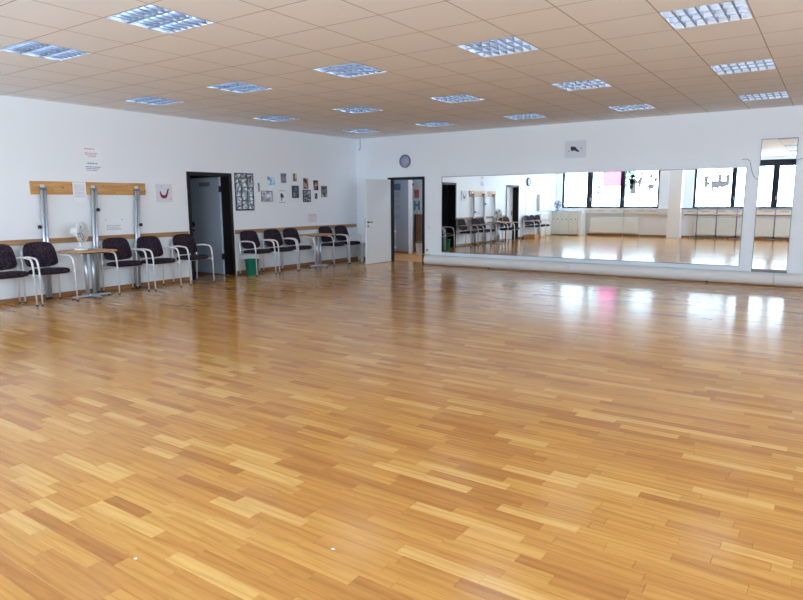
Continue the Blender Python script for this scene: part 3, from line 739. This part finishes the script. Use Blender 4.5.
# ------------------------------------------------------------------ notices, posters and pictures on the left wall
def lettering(rows, m, parent, x=0.0014):
    # rows: (y0, y1, z, height) in the sheet's own frame
    l = MB(); rnd = random.Random(5)
    for (y0, y1, z, h) in rows:
        y = y0
        while y < y1-0.006:
            wd = min(rnd.uniform(0.010, 0.04), y1-y); l.box((x-0.0002, y, z-h/2), (x+0.0004, y+wd, z+h/2)); y += wd+rnd.uniform(0.005, 0.009)
    l.build('lettering', M[m], parent)['kind'] = 'stuff'
def sheet(name, y0, z1, y1, z0, label, cat='notice', m='paper', th=0.0014, group=None):
    w_, h_ = (y1-y0)/2, (z1-z0)/2
    return tag(MB().box((0, -w_, -h_), (th, w_, h_)).build(name, M[m], None, (0.0008, (y0+y1)/2, (z0+z1)/2)), label, cat, group), w_, h_
o, w_, h_ = sheet('notice_sheet', -6.84, 2.30, -6.56, 2.10, 'upper notice with red lettering above the pine board')
lettering([(-w_+0.02, 0.04, 0.065, 0.014), (-w_+0.02, 0.09, 0.0, 0.011), (-w_+0.03, 0.08, -0.026, 0.011), (-0.07, 0.06, -0.05, 0.009)], 'ink_red', o)
o, w_, h_ = sheet('notice_sheet', -6.84, 2.085, -6.55, 1.88, 'lower notice with blue lettering above the pine board')
lettering([(-w_+0.05, 0.07, 0.06, 0.016), (-w_+0.02, 0.12, 0.005, 0.012), (-w_+0.02, 0.10, -0.022, 0.012), (-w_+0.03, 0.06, -0.048, 0.010)], 'ink_blue', o)
o, w_, h_ = sheet('notice_sheet', -7.07, 1.745, -6.86, 1.44, 'white printed sheet hanging over the pine board', th=0.002)
o.location.x = 0.029
lettering([(-w_+0.025, w_-0.025, 0.11-0.022*k, 0.006) for k in range(9)], 'ink_grey', o, 0.002)
o, w_, h_ = sheet('notice_sheet', -6.57, 1.165, -6.27, 0.935, 'shiny laminated notice above the chair right of the fan table')
lettering([(-w_+0.02, w_-0.03, 0.05, 0.02)], 'paper', o); lettering([(-w_+0.02, w_-0.02, 0.01, 0.010), (-w_+0.02, w_-0.05, -0.02, 0.010), (-w_+0.02, w_-0.02, -0.05, 0.012)], 'ink_grey', o)
for sy in (-1, 1): MB().lathe([(0.008,0),(0.006,0.006)], (0.001, sy*(w_-0.008), h_-0.012), 'x', 10).build('drawing_pin', M['black'], o)
o, w_, h_ = sheet('notice_sheet', -1.78, 1.165, -1.49, 0.965, 'notice with faint red lettering under the framed photos')
lettering([(-w_+0.01, w_-0.01, 0.08-0.026*k, 0.010) for k in range(7)], 'ink_red', o)

# shoe picture
o, w_, h_ = sheet('shoe_picture', -5.61, 1.745, -5.29, 1.435, 'square grey-white canvas with a wine red high-heeled shoe', 'picture', 'canvas', 0.018)
sh = MB(); X = 0.0184
pts = [(-0.075,0.045),(-0.062,0.0),(-0.04,-0.03),(0.0,-0.035),(0.025,-0.02),(0.045,0.02),(0.065,0.07),(0.085,0.085),(0.09,0.07),(0.075,0.02),(0.055,-0.04),(0.03,-0.075),(-0.01,-0.085),(-0.055,-0.078),(-0.078,-0.05),(-0.09,0.0),(-0.088,0.035)]
sh.prism([(X, y, z-0.005) for y, z in pts], (0.001, 0, 0)); sh.prism([(X, 0.078, 0.03), (X, 0.088, 0.045), (X, 0.108, 0.075), (X, 0.104, 0.08)], (0.001,0,0))
sh.build('shoe_print', M['wine'], o)
MB().prism([(X, y, z) for y, z in [(-0.05,-0.03),(0.03,-0.03),(0.06,0.02),(0.09,0.03),(0.07,-0.06),(0.03,-0.10),(-0.04,-0.10)]], (0.0004,0,0)).build('shoe_pink_fill', M['pink'], o)  # pink fill printed with the shoe
MB().prism([(X, y, z) for y, z in [(-0.07,0.12),(-0.045,0.125),(-0.035,0.10),(-0.05,0.105)]], (0.0006,0,0)).prism([(X, y, z) for y, z in [(0.10,-0.11),(0.14,-0.105),(0.13,-0.09)]], (0.0006,0,0)).build('dark_flecks', M['ink_grey'], o)

PM = {
 'bw': photo_mat('black_white_photo', [(0.35, lin(30,30,36)), (0.5, lin(112,112,120)), (0.62, lin(214,214,220))], 17),
 'blue': photo_mat('blue_photo', [(0.36, lin(40,80,130)), (0.5, lin(110,164,214)), (0.62, lin(214,224,234))], 11),
 'grey': photo_mat('grey_photo', [(0.35, lin(70,70,78)), (0.55, lin(110,110,118)), (0.7, lin(140,138,142))], 10),
 'brown': photo_mat('brown_photo', [(0.36, lin(60,46,44)), (0.5, lin(130,106,92)), (0.62, lin(206,192,180))], 13),
 'group': photo_mat('group_photo', [(0.36, lin(40,44,60)), (0.48, lin(104,106,124)), (0.56, lin(176,130,136)), (0.64, lin(206,220,226))], 12),
 'dark': photo_mat('dark_photo', [(0.38, lin(40,42,60)), (0.55, lin(92,94,116)), (0.68, lin(150,150,166))], 12),
 'redb': photo_mat('red_brown_photo', [(0.36, lin(56,34,36)), (0.5, lin(134,84,70)), (0.63, lin(222,196,184))], 12),
 'sepia': photo_mat('sepia_photo', [(0.36, lin(46,44,50)), (0.5, lin(122,112,104)), (0.63, lin(196,188,172))], 13),
}
def picture(y0, z1, y1, z0, ph, frame, border, label, name='framed_photo', th=0.014, cat='picture'):
    w_, h_ = (y1-y0)/2, (z1-z0)/2
    o = MB(); o.box((0, -w_, -h_), (th*0.6, w_, h_))
    for (a, b) in (((0, -w_, -h_), (th, -w_+border, h_)), ((0, w_-border, -h_), (th, w_, h_)), ((0, -w_+border, -h_), (th, w_-border, -h_+border)), ((0, -w_+border, h_-border), (th, w_-border, h_))): o.box(a, b)
    o = tag(o.build(name, M[frame], None, (0.001, (y0+y1)/2, (z0+z1)/2)), label, cat, 'pictures on the left wall')
    if ph: MB().box((th*0.6, -w_+border, -h_+border), (th*0.6+0.001, w_-border, h_-border)).build('photo', PM[ph], o)
    return o, w_, h_
o, w_, h_ = picture(-3.85, 1.995, -3.37, 1.26, None, 'ink_black', 0.012, 'large black board with three columns of small photos', 'photo_collage', 0.012, 'photo collage')
pm = [MB().box((0.0072, -0.064, -0.036), (0.0086, 0.064, 0.036)).mesh('photo', PM['bw']), MB().box((0.0072, -0.056, -0.075), (0.0086, 0.056, 0.075)).mesh('photo', PM['bw'])]
for c in range(3):
    zz = h_-0.06
    for k in range(8):
        tall = (c == 1 and k in (4, 6)) 
        if c == 1 and k in (5, 7): continue
        ph = bpy.data.objects.new('photo', pm[1 if tall else 0]); col.objects.link(ph); ph.parent = o
        ph.location = (0, -0.152+0.152*c+random.uniform(-0.006, 0.006), zz-k*0.0875-(0.044 if tall else 0)+random.uniform(-0.004, 0.004))
picture(-3.25, 1.815, -3.20, 1.635, 'grey', 'grey', 0.004, 'very narrow grey picture strip beside the photo collage', 'picture_strip', 0.006)
picture(-2.995, 1.955, -2.755, 1.755, 'blue', 'paper', 0.014, 'small blue and white photo, upper row', 'photo_print', 0.004)
picture(-2.605, 2.035, -2.42, 1.815, 'grey', 'paper', 0.010, 'upright dark grey photo, highest in the upper row', 'photo_print', 0.004)
picture(-2.235, 2.045, -2.095, 1.855, 'brown', 'paper', 0.012, 'small brown photo above the dark framed double picture', 'photo_print', 0.004)
picture(-3.165, 1.655, -2.855, 1.435, 'group', 'grey', 0.012, 'wide colour group photo in a grey frame, lower row', 'framed_photo')
o, w_, h_ = picture(-2.66, 1.665, -2.48, 1.41, None, 'paper', 0.008, 'white picture with a black figure, lower row', 'figure_picture', 0.005)
f_ = MB(); X = 0.0034
for poly in ([(-0.05,0.06),(-0.02,0.08),(0.03,0.04),(0.05,0.0),(0.03,-0.03),(-0.01,-0.02),(-0.045,-0.03)], [(-0.03,-0.03),(0.0,-0.03),(-0.01,-0.09),(-0.04,-0.075)]): f_.prism([(X, y, z) for y, z in poly], (0.0008,0,0))
f_.build('figure_print', M['ink_black'], o)
for sz in (-1, 1): MB().box((0.0, -w_, sz*(h_-0.006)-0.005), (0.007, w_, sz*(h_-0.006)+0.005)).build('clip_rail', M['grey'], o)
o, w_, h_ = picture(-2.27, 1.775, -2.065, 1.51, None, 'ink_black', 0.02, 'dark framed double picture under the small brown photo', 'framed_photo')
for sz in (-1, 1): MB().box((0.0084, -0.07, sz*0.058-0.048), (0.0095, 0.07, sz*0.058+0.048)).build('photo', PM['dark'], o)
picture(-1.925, 1.955, -1.735, 1.695, 'redb', 'paper', 0.012, 'reddish brown photo directly above the black framed photo', 'photo_print', 0.004)
picture(-1.93, 1.690, -1.685, 1.42, 'bw', 'ink_black', 0.024, 'black framed black and white photo under the reddish photo', 'framed_photo')
picture(-1.595, 1.915, -1.405, 1.67, 'redb', 'paper', 0.012, 'reddish photo above the tiniest photo', 'photo_print', 0.004)
picture(-1.555, 1.625, -1.445, 1.48, 'bw', 'paper', 0.010, 'tiniest photo of the lower row', 'photo_print', 0.004)
picture(-1.325, 1.785, -1.125, 1.53, 'sepia', 'grey', 0.008, 'rightmost sepia photo of the picture group', 'framed_photo', 0.01)

# ------------------------------------------------------------------ far wall things
ck = tag(empty('wall_clock', (1.44, 0, 2.34)), 'round wall clock with lilac face above the open white door', 'clock')
MB().lathe([(0.150,-0.0),(0.152,-0.02),(0.148,-0.034),(0.132,-0.038),(0.128,-0.022),(0.003,-0.022)], (0,0,0), 'y', 40).build('clock_rim', M['clockrim'], ck)
fc = MB().lathe([(0.129,-0.022),(0.129,-0.025),(0.002,-0.025)], (0,0,0), 'y', 40).build('clock_face', M['lilac'], ck)
tk = MB()
for k in range(12):
    a = 2*math.pi*k/12; d = Vector((math.sin(a), 0, math.cos(a))); n = Vector((math.cos(a), 0, -math.sin(a)))*0.004
    tk.prism([d*0.105+n+Vector((0,-0.0252,0)), d*0.105-n+Vector((0,-0.0252,0)), d*0.122-n+Vector((0,-0.0252,0)), d*0.122+n+Vector((0,-0.0252,0))], (0,-0.001,0))
tk.build('hour_mark', M['clockrim'], fc)
for ang, ln, nm in ((2.9, 0.10, 'minute_hand'), (4.6, 0.065, 'hour_hand')):
    d = Vector((math.sin(ang), 0, math.cos(ang))); n = Vector((math.cos(ang), 0, -math.sin(ang)))*0.004; q = Vector((0,-0.027,0))
    MB().prism([n+q-d*0.015, -n+q-d*0.015, d*ln-n*0.5+q, d*ln+n*0.5+q], (0,-0.001,0)).build(nm, M['clockrim'], ck)

pp = tag(MB().box((-0.215, -0.012, -0.165), (0.215, 0, 0.165)).build('dance_poster', M['canvas'], None, (5.455, 0, 2.41)), 'pale lilac-grey poster with a small black figure above the mirror', 'poster')
bl = MB()
for poly in ([(-0.10,0.03),(-0.075,0.065),(-0.05,0.05),(-0.035,0.055),(0.0,0.045),(0.02,0.02),(0.06,-0.02),(0.085,-0.035),(0.07,-0.055),(0.03,-0.045),(0.0,-0.03),(-0.03,-0.02),(-0.06,-0.035),(-0.085,-0.02)], [(-0.15,-0.03),(-0.12,-0.022),(-0.12,-0.035),(-0.145,-0.04)], [(0.10,0.0),(0.125,0.015),(0.13,0.04),(0.118,0.03)]):
    bl.prism([(x, -0.0122, z) for x, z in poly], (0,-0.0008,0))
bl.build('figure_print', M['ink_black'], pp)

sw = tag(MB().bbox((2.055, -0.012, 0.80), (2.125, 0, 0.88), 0.004).build('light_switch', M['white']), 'white double light switch beside the corridor door', 'switch')
for z in (0.812, 0.845): MB().bbox((2.067, -0.018, z), (2.113, -0.011, z+0.024), 0.003).build('rocker', M['canvas'], sw)
so = tag(MB().bbox((2.0, -0.012, 0.27), (2.08, 0, 0.35), 0.004).build('power_socket', M['white']), 'white power socket low on the wall beside the corridor door', 'socket')
MB().lathe([(0.024,-0.0125),(0.024,-0.014),(0.018,-0.0145)], (2.04, 0, 0.31), 'y', 18).build('socket_face', M['grey'], so)
yt = tag(MB().bbox((2.10, -0.30, 0.222), (2.22, -0.22, 0.238), 0.004).build('yellow_sponge', M['yellow']), 'small yellow pad lying on the left end of the white roll', 'pad')

# long white roll on the floor under the mirrors
rl = tag(empty('vinyl_roll', (5.9, 0, 0)), 'long white roll lying on the floor along the foot of the mirrors', 'roll')
R0 = 0.11
def rc(x): return Vector((x-5.9, -0.20-0.012*(x-2.1), R0))
for a, b in ((2.13, 5.52), (5.525, 9.0), (9.005, 11.0)):
    MB().tube([rc(a), rc(a)+Vector((0.01,0,0)), rc(b)-Vector((0.01,0,0)), rc(b)], R0, 32).build('roll_section', M['roll'], rl)
for x in (3.75, 8.0):
    c = rc(x); st_ = MB(); st_.tube([c+Vector((0, -(R0+0.002)*math.cos(t_), (R0+0.002)*math.sin(t_))) for t_ in [(-1.45+0.12*k) for k in range(5)]], 0.006, 6); st_.lathe([(0.014,-0.012),(0.014,0.012)], (c.x, c.y-0.055, 0.014), 'x', 12); st_.build('clamp', M['black'], rl)

# cable on the wall between the mirrors
cb = tag(empty('wall_cable', (8.46, 0, 2.02)), 'thin grey cable drooping between the wide and the narrow mirror', 'cable')
pts = [(-0.10,-0.008,0.075),(-0.02,-0.008,0.085),(0.03,-0.010,0.04),(0.05,-0.012,-0.08),(0.09,-0.012,-0.20),(0.15,-0.014,-0.27),(0.22,-0.016,-0.26),(0.27,-0.018,-0.19)]
MB().tube(fillet(pts, 0.05), 0.0042, 6).build('cord', M['grey'], cb)
MB().bbox((0.020, -0.018, 0.02), (0.045, 0.0, 0.05), 0.003).build('clip', M['white'], cb)
cb = tag(empty('wall_cable', (9.16, 0, 2.05)), 'thin grey cable running right from the narrow mirror', 'cable')
MB().tube(fillet([(0,-0.012,0),(0.07,-0.008,0.03),(0.3,-0.006,0.05),(0.6,-0.006,0.06)], 0.05), 0.004, 6).build('cord', M['grey'], cb)
MB().bbox((0.28, -0.012, 0.04), (0.30, 0.0, 0.06), 0.002).build('clip', M['white'], cb)
# hook rod hanging at the corner
hk = tag(empty('hanging_rod', (0.16, -0.05, H)), 'thin white hook rod hanging from the ceiling in the far corner', 'hook')
MB().tube([(0,0,0),(0,0,-0.22)], 0.007, 8).build('rod', M['grey'], hk)
MB().tube([(0,0,-0.22),(0,-0.008,-0.245),(-0.012,-0.012,-0.262),(-0.03,-0.01,-0.262),(-0.036,-0.008,-0.245)], 0.008, 8).build('hook', M['grey'], hk)

# ------------------------------------------------------------------ corridor things
cp = tag(empty('cupboard', (0.12, 2.87, 0)), 'brown wooden cupboard in the corridor behind the waste bin', 'cupboard')
MB().bbox((-0.25, -0.10, 0), (0.30, 0.115, 1.06), 0.004).build('body', M['ink_black'], cp)
MB().bbox((-0.19, -0.118, 0.05), (0.29, -0.10, 1.06), 0.004).build('door_panel', M['brown'], cp)
bin_('pedal_bin', (0.575, 1.93, 0), 0.10, 0.34, 'canvas', 'black', 'pale grey bin with a black rim in front of the brown corridor cupboard')
def cposter(x0, x1, z0, z1, y, m, label, name='corridor_poster'):
    return tag(MB().box((-(x1-x0)/2, -0.002, -(z1-z0)/2), ((x1-x0)/2, 0, (z1-z0)/2)).build(name, M[m], None, ((x0+x1)/2, y, (z0+z1)/2)), label, 'poster')
def crows(o, rows, m):
    l = MB(); rnd = random.Random(3)
    for (a, b, z, h) in rows:
        x = a
        while x < b-0.004:
            wd = min(rnd.uniform(0.012, 0.05), b-x); l.box((x, -0.0028, z-h/2), (x+wd, -0.002, z+h/2)); x += wd+0.008
    l.build('lettering', M[m], o)['kind'] = 'stuff'
o = cposter(-0.30, -0.06, 1.72, 1.90, 1.98, 'navy', 'dark blue poster at the top of the corridor notice column')
for k, (za, zb) in enumerate(((1.50, 1.68), (1.36, 1.48), (1.12, 1.33), (0.90, 1.10))):
    o = cposter(-0.30, -0.06, za, zb, 1.98, 'shade_grey', ['first', 'second', 'third', 'lowest'][k] + ' pale notice below the dark blue corridor poster', 'corridor_notice'); o['category'] = 'notice'
    crows(o, [(-0.10, 0.10, (zb-za)/2-0.02-0.03*q, 0.014) for q in range(int((zb-za)/0.035))], 'grey')
o = cposter(-0.28, -0.12, 1.52, 1.75, CY, 'red', 'red poster high on the bright corridor wall')
o = cposter(-0.31, -0.07, 1.15, 1.46, CY, 'paper', 'white poster with a steel blue letter H in the corridor')
l = MB()
for (a, b, c, d) in ((-0.105,-0.04,-0.13,0.13),(0.04,0.105,-0.13,0.13),(-0.04,0.04,-0.02,0.04)): l.box((a, -0.0032, c), (b, -0.002, d))
l.build('lettering', M['steelblue'], o)
sp = tag(empty('wall_spotlight', (-0.33, CY, 1.90)), 'small black fitting high on the bright corridor wall', 'fitting')
MB().lathe([(0.035,0),(0.04,-0.02),(0.03,-0.05)], (0,0,0), 'y', 18).build('body', M['black'], sp)
MB().tube([(0,-0.03,-0.01),(0,-0.06,-0.06)], 0.012, 8).build('arm', M['black'], sp)
cdv = tag(empty('wall_cable', (-0.24, 1.98, 0)), 'thin white cable running down the grey corridor wall', 'cable')
MB().tube([(0,-0.006,0.08),(0.004,-0.006,0.4),(0,-0.006,0.86)], 0.006, 6).build('cord', M['white'], cdv)
for z in (0.14, 0.58): MB().bbox((-0.03, -0.03, z), (0.03, 0, z+0.05), 0.004).build('clip', M['white'], cdv)

# ------------------------------------------------------------------ lockers, panel, wooden box, barres (seen in the mirror)
for k in range(3):
    x0 = 0.06+k*0.38
    e = tag(empty('locker', (x0+0.19, -13.18, 0)), ['white locker nearest the left wall, under the dark fan', 'white locker in the middle of the row', 'white locker at the window end of the row'][k], 'locker', 'white lockers below the window')
    MB().bbox((-0.188, -0.29, 0.04), (0.188, 0.27, 0.975), 0.004).build('body', M['cream'], e)
    MB().box((-0.18, -0.27, 0), (0.18, 0.25, 0.04)).build('plinth', M['grey'], e)
    for za, zb, nm in ((0.06, 0.625, 'door'), (0.635, 0.955, 'flap')):
        d = MB().bbox((-0.182, 0.27, za), (0.182, 0.288, zb), 0.004).build(nm, M['cream'], e)
        if nm == 'door':
            for sx in (-0.09, 0.09): MB().lathe([(0.012,0.288),(0.018,0.30),(0.02,0.312),(0.012,0.318)], (sx, 0, 0.66), 'y', 14).build('knob', M['black'], d)
tag(MB().bbox((0.05, BY+0.03, 0.975), (1.21, -12.87, 0.99), 0.003).build('worktop', M['white']), 'white worktop lying over the row of lockers', 'worktop')
tag(MB().bbox((1.21, BY+0.03, 0), (1.345, -12.87, 1.0), 0.004).build('end_panel', M['white']), 'white upright end panel beside the lockers', 'panel')
wc = tag(empty('wall_cabinet', (0, -12.15, 1.02)), 'shallow white two part wall cabinet above the low white cupboard', 'cabinet')
MB().bbox((0, -0.68, 0), (0.10, 0.68, 0.65), 0.004).build('body', M['cream'], wc)
for za, zb in ((0.01, 0.30), (0.31, 0.64)): MB().bbox((0.10, -0.67, za), (0.112, 0.67, zb), 0.003).build('door', M['cream'], wc)
lc = tag(empty('low_cupboard', (0.004, -12.22, 0)), 'low white cupboard below the wall cabinet beside the lockers', 'cupboard')
MB().bbox((0, -0.62, 0), (0.105, 0.62, 0.90), 0.004).build('body', M['cream'], lc)
for k in range(3): MB().bbox((0.105, -0.61+k*0.41, 0.02), (0.118, -0.61+k*0.41+0.40, 0.88), 0.003).build('door', M['cream'], lc)
bx_ = tag(empty('wooden_box', (0.33, -10.22, 0)), 'low open wooden box under the mirrored armchair', 'box')
for a, b in (((-0.20,-0.20,0),(0.20,0.20,0.015)), ((-0.20,-0.20,0.015),(-0.185,0.20,0.15)), ((0.185,-0.20,0.015),(0.20,0.20,0.15)), ((-0.185,-0.20,0.015),(0.185,-0.185,0.15)), ((-0.185,0.185,0.015),(0.185,0.20,0.15))):
    MB().box(a, b).build('board', M['boxwood'], bx_)
wl = tag(empty('wall_clock', (0.0, -10.55, 2.13)), 'round dark rimmed clock on the left wall, seen only in the mirror', 'clock')
MB().lathe([(0.16,0.0),(0.162,0.03),(0.15,0.045),(0.14,0.03),(0.003,0.03)], (0,0,0), 'x', 36).build('clock_rim', M['black'], wl)
MB().lathe([(0.14,0.03),(0.14,0.033),(0.002,0.033)], (0,0,0), 'x', 36).build('clock_face', M['white'], wl)
def barre(x0, x1, posts, label):
    e = tag(empty('ballet_barre', ((x0+x1)/2, -13.02, 0)), label, 'barre', 'portable ballet barres under the window'); c = (x0+x1)/2
    MB().tube([(x0-c, 0, 1.10), (x1-c, 0, 1.10)], 0.024, 12).build('upper_bar', M['barre'], e)
    MB().tube([(x0+0.1-c, 0.03, 0.87), (x1-c, 0.03, 0.87)], 0.028, 12).build('lower_bar', M['rail'], e)
    for x in posts:
        p_ = MB().tube([(x-c, 0, 0.05), (x-c, 0, 1.12)], 0.021, 12).build('post', M['barre'], e)
        MB().lathe([(0.03,0.05),(0.03,0.11),(0.02,0.13)], (x-c, 0, 0), n=14).build('sleeve', M['black'], p_)
        b_ = MB(); b_.bbox((x-c-0.27, -0.03, 0.035), (x-c+0.27, 0.03, 0.062), 0.004); b_.bbox((x-c-0.03, -0.25, 0.036), (x-c+0.03, 0.25, 0.060), 0.004); b_.build('base', M['barre'], e)
        for dx, dy in ((-0.25,0),(0.25,0),(0,-0.23),(0,0.23)): MB().lathe([(0.018,-0.012),(0.018,0.012)], (x-c+dx, dy, 0.018), 'y', 14).build('castor', M['black'], e)
barre(5.05, 7.25, (5.60, 6.25, 6.90), 'portable ballet barre with three posts seen in the wide mirror')
barre(7.38, 9.00, (8.07, 8.75), 'portable ballet barre with its post seen in the narrow mirror')

# ------------------------------------------------------------------ ceiling lights
def make_light():
    root = empty('ceiling_light'); a = 0.3085; wq = 0.006
    f_ = MB()
    f_.box((-a, -a, -0.003), (a, -a+wq, 0.09)).box((-a, a-wq, -0.003), (a, a, 0.09)).box((-a, -a+wq, -0.003), (-a+wq, a-wq, 0.09)).box((a-wq, -a+wq, -0.003), (a, a-wq, 0.09)).box((-a+wq, -a+wq, 0.085), (a-wq, a-wq, 0.09))
    f_.build('housing', M['housing'], root)
    b = a-wq; rw = 2*b/3
    for k in range(3):
        yc = -b+rw*(k+0.5)
        rf = MB(); prof = []
        for q in range(9):
            u = -1+2*q/8; prof.append((yc+u*rw*0.5, 0.002+0.076*(1-u*u)))
        for q in range(8):
            kk = len(rf.v); (y0, z0), (y1, z1) = prof[q], prof[q+1]
            rf.v += [(-b,y0,z0),(b,y0,z0),(b,y1,z1),(-b,y1,z1)]; rf.f.append((kk,kk+1,kk+2,kk+3)); rf.sm.append(True)
        rf.build('reflector', M['reflector'], root)
        if k: MB().box((-b, yc-rw*0.5-0.006, -0.001), (b, yc-rw*0.5+0.006, 0.018)).build('divider', M['louvre'], root)
        for q in range(1, 7):
            lv = MB()
            x = -b+2*b*q/7
            def zz(u): return 0.002+0.060*(1-u*u)
            us = [-1+2*i/6 for i in range(7)]
            top = [(yc+u*rw*0.5*0.98, zz(u)) for u in us]
            ring = lambda dx, s_: [(x+dx*(0.35 if s_ else 1), y, z) for y, z in top]
            # V-shaped blade: wide at the bottom edge, narrow at the top
            bot = [(yc-rw*0.49, 0.0), (yc+rw*0.49, 0.0)]
            pts = [(p[0], p[1]) for p in top]
            A = [(x-0.004, y, max(z, 0.001)) for y, z in pts]; B = [(x+0.004, y, max(z, 0.001)) for y, z in pts]
            A0 = [(x-0.008, y, 0.0) for y, z in pts]; B0 = [(x+0.008, y, 0.0) for y, z in pts]
            for i in range(6):
                kk = len(lv.v)
                lv.v += [A0[i], A0[i+1], A[i+1], A[i], B0[i], B0[i+1], B[i+1], B[i]]
                for fq in ((0,1,2,3),(4,7,6,5),(0,4,5,1),(3,2,6,7)): lv.f.append(tuple(kk+t_ for t_ in fq)); lv.sm.append(False)
            lv.build('louvre_blade', M['louvre'], root)
        MB().tube([(-b+0.01, yc, 0.052), (b-0.01, yc, 0.052)], 0.008, 10).build('lamp_tube', M['tube'], root)
    return root
ordn = ['first', 'second', 'third', 'fourth', 'fifth', 'sixth']
proto = make_light(); first = True
for (i, j) in FIX:
    o = proto if first else copy_tree(proto); first = False
    o.location = (GX0+(i+0.5)*T, GY0+(j+0.5)*T, H)
    row = {16: 0, 12: 1, 8: 2, 4: 3, 0: 4}[j]; c = {-14: 0, -11: 1, -8: 2, -5: 3, -2: 4, 1: 5}[i]
    tag(o, 'louvred ceiling light, %s row from the mirror wall, %s from left wall' % (ordn[row], ordn[c]), 'ceiling light', 'louvred ceiling lights')

# ------------------------------------------------------------------ specks on the floor
for (x, y, lab) in ((7.50, -10.98, 'tiny white paper scrap on the parquet at the lower left'), (8.12, -10.48, 'tiny white paper scrap on the parquet at the bottom centre')):
    m_ = MB(); m_.prism([(0,0,0.0002),(0.011,0.003,0.0002),(0.012,0.009,0.0002),(0.004,0.011,0.0002),(-0.003,0.006,0.0002)], (0,0,0.0015))
    tag(m_.build('paper_scrap', M['paper'], None, (x, y, 0)), lab, 'scrap')
